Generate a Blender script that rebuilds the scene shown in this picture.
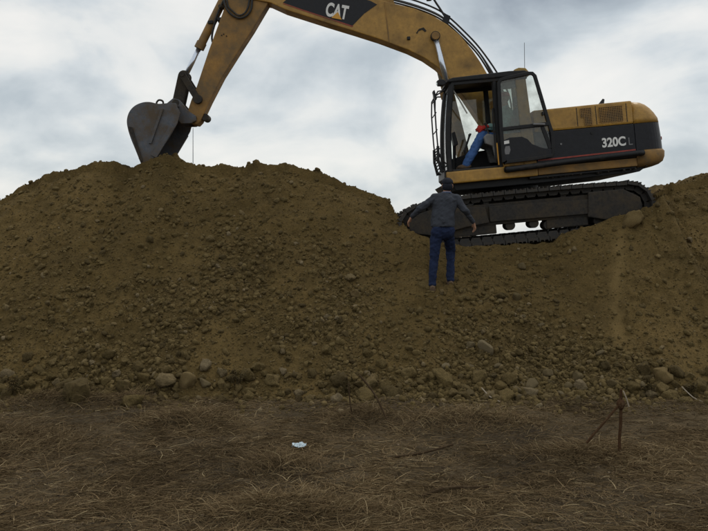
import bpy, bmesh, math, random
import numpy as np
from mathutils import Vector, Matrix, Euler

for o in list(bpy.data.objects):
    bpy.data.objects.remove(o, do_unlink=True)
SC = bpy.context.scene
COL = SC.collection
R = math.radians
random.seed(7)
RNG = np.random.default_rng(11)

# ------------------------------------------------------------------ camera
cam_d = bpy.data.cameras.new('camera')
cam = bpy.data.objects.new('camera', cam_d)
COL.objects.link(cam)
cam.location = (0, 0, 2.1)
cam.rotation_euler = (R(90), 0, 0)
cam_d.sensor_width = 36
cam_d.lens = 36 * 800 / 708
cam_d.shift_y = -30.5 / 708
cam_d.clip_end = 4000
SC.camera = cam
SC.render.resolution_x, SC.render.resolution_y = 1024, 768

# ------------------------------------------------------------------ sky
SUN_EL, SUN_AZ = R(58), R(35)        # azimuth measured from +Y (view direction) towards +X
world = bpy.data.worlds.new('World')
SC.world = world
world.use_nodes = True
wn, wl = world.node_tree.nodes, world.node_tree.links
wn.clear()
def W(t, **kw):
    n = wn.new(t)
    for k, v in kw.items():
        setattr(n, k, v)
    return n
w_out = W('ShaderNodeOutputWorld'); w_bg = W('ShaderNodeBackground'); w_bg.inputs['Strength'].default_value = 0.1
w_sky = W('ShaderNodeTexSky', sky_type='NISHITA', sun_disc=False, sun_elevation=SUN_EL, sun_rotation=SUN_AZ)
w_tc = W('ShaderNodeTexCoord')
w_map = W('ShaderNodeMapping'); w_map.inputs['Scale'].default_value = (1.0, 1.0, 1.7)
w_map.inputs['Location'].default_value = (0.31, 0.2, 0.13)
w_n1 = W('ShaderNodeTexNoise'); w_n1.inputs['Scale'].default_value = 4.6; w_n1.inputs['Detail'].default_value = 7
w_n1.inputs['Roughness'].default_value = 0.5; w_n1.inputs['Distortion'].default_value = 0.6
w_n2 = W('ShaderNodeTexNoise'); w_n2.inputs['Scale'].default_value = 12.0; w_n2.inputs['Detail'].default_value = 5
w_n2.inputs['Roughness'].default_value = 0.5
wl.new(w_tc.outputs['Generated'], w_map.inputs['Vector'])
wl.new(w_map.outputs[0], w_n1.inputs['Vector']); wl.new(w_map.outputs[0], w_n2.inputs['Vector'])
def wmath(op, a, b):
    n = W('ShaderNodeMath', operation=op)
    for i, v in enumerate((a, b)):
        if isinstance(v, (int, float)): n.inputs[i].default_value = v
        else: wl.new(v, n.inputs[i])
    return n.outputs[0]
def cloud_bank(direction, width, weight):
    """soft heavy (negative) or thin bright (positive) bank of cloud round a direction"""
    d = Vector(direction).normalized()
    sub = W('ShaderNodeVectorMath', operation='SUBTRACT'); sub.inputs[1].default_value = d
    wl.new(w_tc.outputs['Generated'], sub.inputs[0])
    sc = W('ShaderNodeVectorMath', operation='MULTIPLY')
    sc.inputs[1].default_value = (1 / width[0], 1 / width[0], 1 / width[1]); wl.new(sub.outputs[0], sc.inputs[0])
    ln = W('ShaderNodeVectorMath', operation='LENGTH'); wl.new(sc.outputs[0], ln.inputs[0])
    mr = W('ShaderNodeMapRange', interpolation_type='SMOOTHSTEP')
    mr.inputs['From Min'].default_value = 1; mr.inputs['From Max'].default_value = 0
    mr.inputs['To Min'].default_value = 0; mr.inputs['To Max'].default_value = weight
    wl.new(ln.outputs['Value'], mr.inputs['Value'])
    return mr.outputs[0]
v = wmath('ADD', wmath('MULTIPLY', w_n1.outputs['Fac'], 0.72), wmath('MULTIPLY', w_n2.outputs['Fac'], 0.28))
for b in [((0.25, 1, 0.31), (0.30, 0.12), -0.22), ((-0.38, 1, 0.185), (0.22, 0.05), -0.08),
          ((0.30, 1, 0.17), (0.24, 0.07), 0.10), ((-0.05, 1, 0.12), (0.30, 0.09), 0.06),
          ((-0.42, 1, 0.26), (0.2, 0.07), 0.06), ((0.02, 1, 0.22), (0.14, 0.04), -0.07)]:
    v = wmath('ADD', v, cloud_bank(*b))
w_ramp = W('ShaderNodeValToRGB')
cr = w_ramp.color_ramp
stops = [(0.20, (3.3, 3.75, 4.2)), (0.35, (5.2, 5.75, 6.1)), (0.435, (6.9, 7.3, 7.45)), (0.50, (8.3, 8.4, 8.2)), (0.60, (9.3, 9.15, 8.75))]
while len(cr.elements) < len(stops): cr.elements.new(0.5)
for e, (p, c) in zip(cr.elements, stops):
    e.position = p; e.color = (c[0] / 10, c[1] / 10, c[2] / 10, 1)
wl.new(v, w_ramp.inputs['Fac'])
w_up = W('ShaderNodeVectorMath', operation='SCALE'); w_up.inputs['Scale'].default_value = 10.0
wl.new(w_ramp.outputs['Color'], w_up.inputs[0])
w_mix = W('ShaderNodeMix', data_type='RGBA'); w_mix.inputs['Factor'].default_value = 0.9
wl.new(w_sky.outputs[0], w_mix.inputs['A']); wl.new(w_up.outputs[0], w_mix.inputs['B'])
wl.new(w_mix.outputs['Result'], w_bg.inputs['Color']); wl.new(w_bg.outputs[0], w_out.inputs['Surface'])

# ------------------------------------------------------------------ sun through cloud
sun_d = bpy.data.lights.new('sun', 'SUN'); sun_d.energy = 0.9; sun_d.angle = R(14); sun_d.color = (1, 0.95, 0.86)
sun = bpy.data.objects.new('sun', sun_d); COL.objects.link(sun)
sun.location = (0, 0, 30)
sun_dir = Vector((math.sin(SUN_AZ) * math.cos(SUN_EL), math.cos(SUN_AZ) * math.cos(SUN_EL), math.sin(SUN_EL)))
sun.rotation_euler = sun_dir.to_track_quat('Z', 'Y').to_euler()

vs = SC.view_settings
vs.view_transform = 'Standard'; vs.look = 'None'; vs.exposure = 0.0; vs.gamma = 1.0; vs.use_curve_mapping = False

# ------------------------------------------------------------------ materials
def new_mat(name):
    m = bpy.data.materials.new(name); m.use_nodes = True
    return m, m.node_tree.nodes, m.node_tree.links, m.node_tree.nodes['Principled BSDF']

def ramp(n, stops):
    r = n.new('ShaderNodeValToRGB'); e = r.color_ramp.elements
    while len(e) < len(stops): e.new(0.5)
    for el, (p, c) in zip(e, stops):
        el.position = p; el.color = (*c, 1)
    return r

def noise(n, l, coord, scale, detail=5, rough=0.55, out='Object'):
    t = n.new('ShaderNodeTexNoise'); t.inputs['Scale'].default_value = scale
    t.inputs['Detail'].default_value = detail; t.inputs['Roughness'].default_value = rough
    l.new(coord.outputs[out], t.inputs['Vector'])
    return t

def paint(name, base, dirt=(0.13, 0.095, 0.055), dirt_amt=0.5, rough=0.45, scale=2.2, metallic=0.0, var=0.25, spec=0.5):
    """worn machine paint: base colour, dried mud in patches, scuffs"""
    m, n, l, b = new_mat(name)
    tc = n.new('ShaderNodeTexCoord')
    a = noise(n, l, tc, scale, 7, 0.65); c = noise(n, l, tc, scale * 6, 5, 0.6)
    fade = ramp(n, [(0.3, tuple(x * (1 - var) for x in base)), (0.7, tuple(min(1, x * (1 + var)) for x in base))])
    l.new(c.outputs['Fac'], fade.inputs['Fac'])
    mr = n.new('ShaderNodeMapRange'); mr.inputs['From Min'].default_value = 0.62 - 0.22 * dirt_amt
    mr.inputs['From Max'].default_value = 0.80 - 0.2 * dirt_amt; mr.inputs['To Max'].default_value = 0.85
    add = n.new('ShaderNodeMath'); add.operation = 'MULTIPLY_ADD'; add.inputs[1].default_value = 0.3
    l.new(c.outputs['Fac'], add.inputs[0])
    sc = n.new('ShaderNodeMath'); sc.operation = 'MULTIPLY'; sc.inputs[1].default_value = 0.75
    l.new(a.outputs['Fac'], sc.inputs[0]); l.new(sc.outputs[0], add.inputs[2]); l.new(add.outputs[0], mr.inputs['Value'])
    mx = n.new('ShaderNodeMix'); mx.data_type = 'RGBA'; mx.inputs['B'].default_value = (*dirt, 1)
    l.new(mr.outputs[0], mx.inputs['Factor']); l.new(fade.outputs[0], mx.inputs['A'])
    l.new(mx.outputs['Result'], b.inputs['Base Color'])
    rr = n.new('ShaderNodeMapRange'); rr.inputs['To Min'].default_value = rough; rr.inputs['To Max'].default_value = 0.9
    l.new(mr.outputs[0], rr.inputs['Value']); l.new(rr.outputs[0], b.inputs['Roughness'])
    b.inputs['Metallic'].default_value = metallic
    b.inputs['Specular IOR Level'].default_value = spec
    bp = n.new('ShaderNodeBump'); bp.inputs['Strength'].default_value = 0.25; bp.inputs['Distance'].default_value = 0.01
    l.new(c.outputs['Fac'], bp.inputs['Height']); l.new(bp.outputs[0], b.inputs['Normal'])
    return m

M = {}
M['yellow'] = paint('machine_yellow', (0.375, 0.205, 0.034), dirt=(0.15, 0.097, 0.045), dirt_amt=0.45, rough=0.42)
M['yellow_muddy'] = paint('machine_yellow_muddy', (0.30, 0.155, 0.030), dirt_amt=0.85, rough=0.6, scale=3)
M['black'] = paint('machine_black', (0.010, 0.0105, 0.012), dirt=(0.05, 0.04, 0.03), dirt_amt=0.2, rough=0.5, spec=0.3)
M['black_band'] = paint('black_band', (0.009, 0.010, 0.014), dirt=(0.035, 0.03, 0.026), dirt_amt=0.2, rough=0.42, spec=0.3)
M['steel_muddy'] = paint('muddy_steel', (0.030, 0.028, 0.026), dirt=(0.062, 0.048, 0.032), dirt_amt=0.75, rough=0.75, scale=4, spec=0.25)
M['track'] = paint('track_steel', (0.028, 0.026, 0.024), dirt=(0.055, 0.042, 0.028), dirt_amt=0.7, rough=0.75, scale=6)
M['bucket'] = paint('bucket_steel', (0.085, 0.095, 0.115), dirt=(0.11, 0.078, 0.045), dirt_amt=0.85, rough=0.5, scale=3.5, metallic=0.25)
M['chrome'] = paint('chrome', (0.62, 0.68, 0.78), dirt_amt=0.05, rough=0.22, metallic=0.9, var=0.05)
M['rubber'] = paint('rubber', (0.02, 0.02, 0.02), dirt_amt=0.3, rough=0.7)
M['red'] = paint('red_stripe', (0.28, 0.035, 0.02), dirt_amt=0.35, rough=0.5)
M['white'] = paint('white_letter', (0.72, 0.72, 0.70), dirt_amt=0.1, rough=0.5, var=0.08)
M['greyletter'] = paint('grey_letter', (0.16, 0.16, 0.165), dirt_amt=0.1, rough=0.5, var=0.08)
M['logo_yellow'] = paint('logo_yellow', (0.62, 0.30, 0.03), dirt_amt=0.1, rough=0.5, var=0.08)
M['seat'] = paint('seat_cloth', (0.035, 0.035, 0.038), dirt_amt=0.2, rough=0.9)
M['console'] = paint('console_grey', (0.19, 0.19, 0.185), dirt_amt=0.2, rough=0.7)
M['mast'] = paint('mast_grey', (0.3, 0.32, 0.34), dirt_amt=0.1, rough=0.6)
M['amber'] = paint('dusty_yellow', (0.42, 0.27, 0.06), dirt_amt=0.6, rough=0.8, scale=8)

def cloth(name, base, scale=9, var=0.3, bump=0.6):
    m, n, l, b = new_mat(name)
    tc = n.new('ShaderNodeTexCoord')
    a = noise(n, l, tc, scale, 5, 0.6)
    r = ramp(n, [(0.3, tuple(x * (1 - var) for x in base)), (0.7, tuple(x * (1 + var) for x in base))])
    l.new(a.outputs['Fac'], r.inputs['Fac']); l.new(r.outputs[0], b.inputs['Base Color'])
    b.inputs['Roughness'].default_value = 0.92; b.inputs['Specular IOR Level'].default_value = 0.15
    bp = n.new('ShaderNodeBump'); bp.inputs['Strength'].default_value = bump; bp.inputs['Distance'].default_value = 0.03
    l.new(a.outputs['Fac'], bp.inputs['Height']); l.new(bp.outputs[0], b.inputs['Normal'])
    return m
M['sweater'] = cloth('grey_sweater', (0.045, 0.05, 0.062), 14, 0.12)
M['jeans'] = cloth('blue_jeans', (0.015, 0.023, 0.055))
M['skin'] = cloth('skin', (0.36, 0.20, 0.13), 20, 0.1, 0.1)
M['shoe'] = cloth('tan_shoe', (0.13, 0.088, 0.058), 20, 0.2)
M['cap'] = cloth('dark_cap', (0.018, 0.02, 0.028), 20, 0.2)
M['collar'] = cloth('pale_blue_collar', (0.12, 0.15, 0.24), 20, 0.1)
M['teal_shirt'] = cloth('pale_teal_shirt', (0.22, 0.36, 0.34), 10, 0.2)
M['red_cloth'] = cloth('red_cloth', (0.48, 0.045, 0.035), 10, 0.2)
M['op_jeans'] = cloth('operator_blue_trousers', (0.06, 0.13, 0.32), 9, 0.25)

def glass(name, tint, refl=0.06):
    m = bpy.data.materials.new(name); m.use_nodes = True
    n, l = m.node_tree.nodes, m.node_tree.links
    n.clear()
    out = n.new('ShaderNodeOutputMaterial'); tr = n.new('ShaderNodeBsdfTransparent'); gl = n.new('ShaderNodeBsdfGlossy')
    df = n.new('ShaderNodeBsdfDiffuse'); df.inputs['Color'].default_value = (0.25, 0.24, 0.2, 1)
    tr.inputs['Color'].default_value = (*tint, 1); gl.inputs['Roughness'].default_value = 0.04
    fr = n.new('ShaderNodeFresnel'); fr.inputs['IOR'].default_value = 1.5
    mx = n.new('ShaderNodeMixShader'); dm = n.new('ShaderNodeMixShader')
    tc = n.new('ShaderNodeTexCoord'); nz = noise(n, l, tc, 5, 6, 0.6)
    mr = n.new('ShaderNodeMapRange'); mr.inputs['From Min'].default_value = 0.4; mr.inputs['From Max'].default_value = 0.8
    mr.inputs['To Max'].default_value = 0.3; l.new(nz.outputs['Fac'], mr.inputs['Value'])
    l.new(mr.outputs[0], dm.inputs['Fac']); l.new(tr.outputs[0], dm.inputs[1]); l.new(df.outputs[0], dm.inputs[2])
    l.new(fr.outputs[0], mx.inputs['Fac']); l.new(dm.outputs[0], mx.inputs[1]); l.new(gl.outputs[0], mx.inputs[2])
    l.new(mx.outputs[0], out.inputs['Surface'])
    return m
M['glass'] = glass('cab_glass', (0.90, 0.93, 0.91))

def soil_material(name):
    """mound soil: attributes stony (0..1) and sand (0..1) come with the terrain"""
    m, n, l, b = new_mat(name)
    tc = n.new('ShaderNodeTexCoord')
    big = noise(n, l, tc, 0.7, 6, 0.6); mid = noise(n, l, tc, 5, 6, 0.65); fine = noise(n, l, tc, 38, 6, 0.7)
    r1 = ramp(n, [(0.32, (0.100, 0.069, 0.026)), (0.5, (0.127, 0.087, 0.032)), (0.68, (0.157, 0.107, 0.041))])
    l.new(big.outputs['Fac'], r1.inputs['Fac'])
    r2 = ramp(n, [(0.3, (0.5, 0.5, 0.52)), (0.5, (1, 1, 1)), (0.75, (1.3, 1.25, 1.2))])
    l.new(mid.outputs['Fac'], r2.inputs['Fac'])
    mul = n.new('ShaderNodeMix'); mul.data_type = 'RGBA'; mul.blend_type = 'MULTIPLY'; mul.inputs['Factor'].default_value = 0.55
    l.new(r1.outputs[0], mul.inputs['A']); l.new(r2.outputs[0], mul.inputs['B'])
    r3 = ramp(n, [(0.3, (0.45, 0.45, 0.45)), (0.55, (1, 1, 1)), (0.75, (1.4, 1.35, 1.3))])
    l.new(fine.outputs['Fac'], r3.inputs['Fac'])
    mul2 = n.new('ShaderNodeMix'); mul2.data_type = 'RGBA'; mul2.blend_type = 'MULTIPLY'; mul2.inputs['Factor'].default_value = 0.65
    l.new(mul.outputs['Result'], mul2.inputs['A']); l.new(r3.outputs[0], mul2.inputs['B'])
    at = n.new('ShaderNodeAttribute'); at.attribute_name = 'sand'
    sa = n.new('ShaderNodeMix'); sa.data_type = 'RGBA'; sa.inputs['B'].default_value = (0.22, 0.152, 0.062, 1)
    sm = n.new('ShaderNodeMath'); sm.operation = 'MULTIPLY'; sm.inputs[1].default_value = 0.7
    l.new(at.outputs['Fac'], sm.inputs[0]); l.new(sm.outputs[0], sa.inputs['Factor']); l.new(mul2.outputs['Result'], sa.inputs['A'])
    st = n.new('ShaderNodeAttribute'); st.attribute_name = 'stony'
    sb = n.new('ShaderNodeMix'); sb.data_type = 'RGBA'; sb.inputs['B'].default_value = (0.088, 0.065, 0.030, 1)
    sm2 = n.new('ShaderNodeMath'); sm2.operation = 'MULTIPLY'; sm2.inputs[1].default_value = 0.6
    l.new(st.outputs['Fac'], sm2.inputs[0]); l.new(sm2.outputs[0], sb.inputs['Factor']); l.new(sa.outputs['Result'], sb.inputs['A'])
    l.new(sb.outputs['Result'], b.inputs['Base Color'])
    b.inputs['Roughness'].default_value = 0.97; b.inputs['Specular IOR Level'].default_value = 0.1
    bp = n.new('ShaderNodeBump'); bp.inputs['Strength'].default_value = 0.9; bp.inputs['Distance'].default_value = 0.03
    l.new(fine.outputs['Fac'], bp.inputs['Height'])
    bp2 = n.new('ShaderNodeBump'); bp2.inputs['Strength'].default_value = 0.6; bp2.inputs['Distance'].default_value = 0.09
    l.new(mid.outputs['Fac'], bp2.inputs['Height']); l.new(bp.outputs[0], bp2.inputs['Normal'])
    l.new(bp2.outputs[0], b.inputs['Normal'])
    return m
M['soil'] = soil_material('mound_soil')

def ground_material(name):
    m, n, l, b = new_mat(name)
    tc = n.new('ShaderNodeTexCoord')
    big = noise(n, l, tc, 0.45, 6, 0.6); mid = noise(n, l, tc, 3.5, 6, 0.65); fine = noise(n, l, tc, 45, 5, 0.7)
    r1 = ramp(n, [(0.34, (0.062, 0.047, 0.030)), (0.5, (0.102, 0.076, 0.044)), (0.68, (0.155, 0.113, 0.062))])
    l.new(big.outputs['Fac'], r1.inputs['Fac'])
    r2 = ramp(n, [(0.3, (0.5, 0.5, 0.5)), (0.55, (1, 1, 1)), (0.75, (1.3, 1.25, 1.2))])
    l.new(mid.outputs['Fac'], r2.inputs['Fac'])
    mul = n.new('ShaderNodeMix'); mul.data_type = 'RGBA'; mul.blend_type = 'MULTIPLY'; mul.inputs['Factor'].default_value = 0.8
    l.new(r1.outputs[0], mul.inputs['A']); l.new(r2.outputs[0], mul.inputs['B'])
    r3 = ramp(n, [(0.3, (0.5, 0.5, 0.5)), (0.55, (1, 1, 1)), (0.75, (1.4, 1.35, 1.3))])
    l.new(fine.outputs['Fac'], r3.inputs['Fac'])
    mul2 = n.new('ShaderNodeMix'); mul2.data_type = 'RGBA'; mul2.blend_type = 'MULTIPLY'; mul2.inputs['Factor'].default_value = 0.8
    l.new(mul.outputs['Result'], mul2.inputs['A']); l.new(r3.outputs[0], mul2.inputs['B'])
    l.new(mul2.outputs['Result'], b.inputs['Base Color'])
    b.inputs['Roughness'].default_value = 0.97; b.inputs['Specular IOR Level'].default_value = 0.1
    bp = n.new('ShaderNodeBump'); bp.inputs['Strength'].default_value = 0.9; bp.inputs['Distance'].default_value = 0.03
    l.new(fine.outputs['Fac'], bp.inputs['Height']); l.new(bp.outputs[0], b.inputs['Normal'])
    return m
M['ground'] = ground_material('dry_ground')

def toned(name, stops, attr='tone', bump_scale=14, bump=0.8, rough=0.96, objrand=False):
    """colour from a per-piece value (vertex attribute or the object's own random number)"""
    m, n, l, b = new_mat(name)
    tc = n.new('ShaderNodeTexCoord')
    if objrand:
        at = n.new('ShaderNodeObjectInfo'); src = at.outputs['Random']
    else:
        at = n.new('ShaderNodeAttribute'); at.attribute_name = attr; src = at.outputs['Fac']
    r = ramp(n, stops); l.new(src, r.inputs['Fac'])
    if bump_scale:
        nz = noise(n, l, tc, bump_scale, 6, 0.65)
        r2 = ramp(n, [(0.3, (0.55, 0.55, 0.55)), (0.55, (1, 1, 1)), (0.75, (1.3, 1.28, 1.25))])
        l.new(nz.outputs['Fac'], r2.inputs['Fac'])
        mul = n.new('ShaderNodeMix'); mul.data_type = 'RGBA'; mul.blend_type = 'MULTIPLY'; mul.inputs['Factor'].default_value = 0.8
        l.new(r.outputs[0], mul.inputs['A']); l.new(r2.outputs[0], mul.inputs['B']); l.new(mul.outputs['Result'], b.inputs['Base Color'])
        bp = n.new('ShaderNodeBump'); bp.inputs['Strength'].default_value = bump; bp.inputs['Distance'].default_value = 0.03
        l.new(nz.outputs['Fac'], bp.inputs['Height']); l.new(bp.outputs[0], b.inputs['Normal'])
    else:
        l.new(r.outputs[0], b.inputs['Base Color'])
    b.inputs['Roughness'].default_value = rough; b.inputs['Specular IOR Level'].default_value = 0.12
    return m
CLOD = [(0.0, (0.082, 0.060, 0.027)), (0.4, (0.125, 0.090, 0.036)), (0.8, (0.158, 0.115, 0.050)), (1.0, (0.20, 0.155, 0.09))]
PALE = [(0.0, (0.13, 0.098, 0.047)), (0.5, (0.165, 0.127, 0.067)), (1.0, (0.21, 0.167, 0.098))]
TAN = [(0.0, (0.18, 0.128, 0.055)), (1.0, (0.22, 0.16, 0.075))]
M['clod'] = toned('earth_clod', CLOD, objrand=True, bump_scale=5, bump=1.0)
M['pale_stone'] = toned('pale_stone', PALE, objrand=True, bump_scale=16)
M['tan_clod'] = toned('tan_clod', TAN, objrand=True, bump_scale=16)
M['clod_small'] = toned('earth_crumbs', CLOD, bump_scale=30)
M['straw'] = toned('dry_straw', [(0, (0.060, 0.042, 0.023)), (0.45, (0.125, 0.087, 0.045)), (0.8, (0.215, 0.150, 0.077)), (1, (0.34, 0.265, 0.15))], bump_scale=0)
M['ground_bits'] = toned('ground_bits', [(0, (0.05, 0.038, 0.025)), (0.5, (0.11, 0.08, 0.05)), (1, (0.22, 0.17, 0.11))], bump_scale=0)
M['twig'] = paint('dark_twig', (0.048, 0.032, 0.018), dirt_amt=0.3, rough=0.95, scale=9, spec=0.05)
M['weed'] = paint('dry_weed', (0.060, 0.045, 0.022), dirt_amt=0.3, rough=0.95, scale=9, spec=0.05)
M['rust'] = paint('rusty_brown', (0.062, 0.034, 0.018), dirt_amt=0.3, rough=0.95, scale=9, spec=0.05)
M['pale_stick'] = paint('pale_stick', (0.30, 0.25, 0.19), dirt_amt=0.2, rough=0.9, scale=9)
M['plastic'] = paint('pale_blue_plastic', (0.42, 0.52, 0.58), dirt_amt=0.25, rough=0.35, scale=9)

# ------------------------------------------------------------------ helpers
def obj(name, bm, mat, parent=None, smooth=False):
    me = bpy.data.meshes.new(name)
    if isinstance(bm, bmesh.types.BMesh):
        bmesh.ops.recalc_face_normals(bm, faces=bm.faces)
        bm.to_mesh(me); bm.free()
    else:
        me = bm; me.name = name
    o = bpy.data.objects.new(name, me); COL.objects.link(o)
    if mat is not None:
        me.materials.append(M[mat])
    if parent: o.parent = parent
    if smooth:
        me.polygons.foreach_set('use_smooth', [True] * len(me.polygons))
    return o

def thing(name, loc=(0, 0, 0), rot=(0, 0, 0)):
    o = bpy.data.objects.new(name, None); COL.objects.link(o)
    o.location = loc; o.rotation_euler = rot; o.empty_display_size = 0.2
    return o

def tag(o, label=None, cat=None, group=None, kind=None):
    if label: o['label'] = label
    if cat: o['category'] = cat
    if group: o['group'] = group
    if kind: o['kind'] = kind
    return o

def bevel(bm, w, seg=2, ang=30):
    bmesh.ops.recalc_face_normals(bm, faces=bm.faces)
    es = [e for e in bm.edges if len(e.link_faces) == 2 and e.calc_face_angle(0) > R(ang)]
    bmesh.ops.bevel(bm, geom=es, offset=w, segments=seg, affect='EDGES', profile=0.6, clamp_overlap=True)

def box(x0, x1, y0, y1, z0, z1, bev=0.0, bm=None):
    b2 = bmesh.new()
    bmesh.ops.create_cube(b2, size=1, matrix=Matrix.Translation(((x0 + x1) / 2, (y0 + y1) / 2, (z0 + z1) / 2)) @ Matrix.Diagonal((x1 - x0, y1 - y0, z1 - z0, 1)))
    if bev: bevel(b2, bev)
    return merge(bm, b2)

def merge(bm, b2):
    if bm is None: return b2
    me = bpy.data.meshes.new('tmp'); b2.to_mesh(me); b2.free(); bm.from_mesh(me); bpy.data.meshes.remove(me)
    return bm

def prism(prof, y0, y1, bev=0.0, bm=None):
    """side profile [(x, z)] extruded from y0 to y1"""
    b2 = bmesh.new()
    a = [b2.verts.new((x, y0, z)) for x, z in prof]; c = [b2.verts.new((x, y1, z)) for x, z in prof]
    b2.faces.new(a); b2.faces.new(c[::-1]); k = len(prof)
    for i in range(k):
        b2.faces.new((a[i], c[i], c[(i + 1) % k], a[(i + 1) % k]))
    if bev: bevel(b2, bev)
    return merge(bm, b2)

def tube(pts, r, seg=8, bm=None, flat=None, caps=True):
    """round tube through pts; r a number or list"""
    b2 = bmesh.new(); pts = [Vector(p) for p in pts]; n = len(pts)
    rs = [r] * n if isinstance(r, (int, float)) else r
    rings = []; up = None
    for i, p in enumerate(pts):
        d = (pts[min(i + 1, n - 1)] - pts[max(i - 1, 0)]).normalized()
        if up is None:
            up = Vector((0, 1, 0)) if abs(d.y) < 0.9 else Vector((0, 0, 1))
        s = d.cross(up).normalized(); up = s.cross(d).normalized()
        fy = flat if flat else 1.0
        rings.append([b2.verts.new(p + rs[i] * (math.cos(2 * math.pi * k / seg) * s + fy * math.sin(2 * math.pi * k / seg) * up)) for k in range(seg)])
    for i in range(n - 1):
        for k in range(seg):
            b2.faces.new((rings[i][k], rings[i][(k + 1) % seg], rings[i + 1][(k + 1) % seg], rings[i + 1][k]))
    if caps:
        b2.faces.new(rings[0][::-1]); b2.faces.new(rings[-1])
    return merge(bm, b2)

def cyl_y(x, z, r, y0, y1, seg=24, bm=None, bev=0.0):
    b2 = tube([(x, y0, z), (x, y1, z)], r, seg)
    if bev: bevel(b2, bev, 2, 50)
    return merge(bm, b2)

def smooth_path(pts, k=4):
    """Catmull-Rom through points"""
    P = [Vector(p) for p in pts]; out = []
    for i in range(len(P) - 1):
        p0, p1, p2, p3 = P[max(i - 1, 0)], P[i], P[i + 1], P[min(i + 2, len(P) - 1)]
        for j in range(k):
            t = j / k
            out.append(0.5 * ((2 * p1) + (p2 - p0) * t + (2 * p0 - 5 * p1 + 4 * p2 - p3) * t * t + (3 * p1 - p0 - 3 * p2 + p3) * t ** 3))
    out.append(P[-1])
    return out

def text_mesh(body, width, height, bold=0.02, depth=0.004):
    cu = bpy.data.curves.new('text', 'FONT'); cu.body = body; cu.size = 1; cu.extrude = 0.01; cu.offset = bold
    t = bpy.data.objects.new('text', cu); COL.objects.link(t)
    bpy.context.view_layer.update()
    me = bpy.data.meshes.new_from_object(t.evaluated_get(bpy.context.evaluated_depsgraph_get()))
    bpy.data.objects.remove(t, do_unlink=True); bpy.data.curves.remove(cu)
    co = np.array([v.co[:] for v in me.vertices]); lo, hi = co.min(0), co.max(0)
    co = (co - lo) / (hi - lo) * np.array([width, height, depth])
    out = np.stack([co[:, 0], -co[:, 2], co[:, 1]], 1)        # stands upright, facing -y
    me.vertices.foreach_set('co', out.ravel()); me.update()
    return me

# value noise on numpy arrays
def vnoise(x, y, seed=0):
    xi = np.floor(x).astype(np.int64); yi = np.floor(y).astype(np.int64); fx = x - xi; fy = y - yi
    def h(a, b):
        k = (a * 374761393 + b * 668265263 + seed * 1442695041) & 0xffffffff
        k = ((k ^ (k >> 13)) * 1274126177) & 0xffffffff
        return ((k ^ (k >> 16)) & 0xffff) / 65535.0
    ux = fx * fx * fx * (fx * (fx * 6 - 15) + 10); uy = fy * fy * fy * (fy * (fy * 6 - 15) + 10)
    a = h(xi, yi) * (1 - ux) + h(xi + 1, yi) * ux; b = h(xi, yi + 1) * (1 - ux) + h(xi + 1, yi + 1) * ux
    return (a * (1 - uy) + b * uy) * 2 - 1
def fbm(x, y, scale, oct=4, seed=0, gain=0.5):
    s = 0; a = 1; t = 0
    for i in range(oct):
        s = s + a * vnoise(x / scale * 2 ** i + 17.3 * i, y / scale * 2 ** i - 9.1 * i, seed + i); t += a; a *= gain
    return s / t
def clods_field(x, y, cell, rmin, rmax, keep, seed):
    """domed half-buried lumps scattered one per cell; keep (0..1) thins them out"""
    xi = np.floor(x / cell).astype(np.int64); yi = np.floor(y / cell).astype(np.int64); out = np.zeros_like(x)
    def h(a, b, k):
        q = (a * 374761393 + b * 668265263 + (seed * 31 + k) * 1442695041) & 0xffffffff
        q = ((q ^ (q >> 13)) * 1274126177) & 0xffffffff
        return ((q ^ (q >> 16)) & 0xffff) / 65535.0
    for i in (-1, 0, 1):
        for j in (-1, 0, 1):
            a, b = xi + i, yi + j
            cx, cy = (a + 0.15 + 0.7 * h(a, b, 1)) * cell, (b + 0.15 + 0.7 * h(a, b, 2)) * cell
            r = rmin + (rmax - rmin) * h(a, b, 3) ** 2
            d2 = ((x - cx) * (0.8 + 0.5 * h(a, b, 5))) ** 2 + (y - cy) ** 2
            out = np.maximum(out, np.where(h(a, b, 4) < keep, np.sqrt(np.clip(r * r - d2, 0, None)), 0))
    return out
def sstep(a, b, x):
    t = np.clip((x - a) / (b - a), 0, 1); return t * t * (3 - 2 * t)

# ------------------------------------------------------------------ terrain
MX, MY, MZ, TILT = 2.96, 15.2, 1.95, R(5.3)          # where the excavator stands and how far its front dips
CREST = np.array([(-14, 0.6), (-11, 1.6), (-8.4, 2.35), (-6.416, 2.79), (-6.054, 2.97), (-5.51, 3.133), (-5.057, 3.26), (-4.694, 3.369),
    (-4.332, 3.405), (-4.06, 3.278), (-3.7, 3.496), (-3.426, 3.55), (-3.063, 3.369), (-2.61, 3.278), (-1.885, 3.369), (-1.25, 3.405),
    (-0.616, 3.242), (-0.073, 3.006), (0.471, 2.825), (0.834, 2.66), (1.2, 2.4), (5.0, 2.6), (5.30, 2.72), (5.64, 2.92), (6.416, 3.188), (7.36, 3.37),
    (9, 3.1), (11, 2.0), (14, 0.7)])
LIP = np.array([(0.5, 2.35), (0.86, 2.24), (1.29, 2.07), (1.96, 1.90), (2.64, 1.88), (3.24, 1.97), (3.66, 2.17), (4.17, 2.36), (4.68, 2.45), (5.01, 2.57), (5.3, 2.80), (5.7, 2.95)])
def toe_line(x): return 10.10 + 0.30 * fbm(x, x * 0, 1.5, 4, 5)
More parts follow.
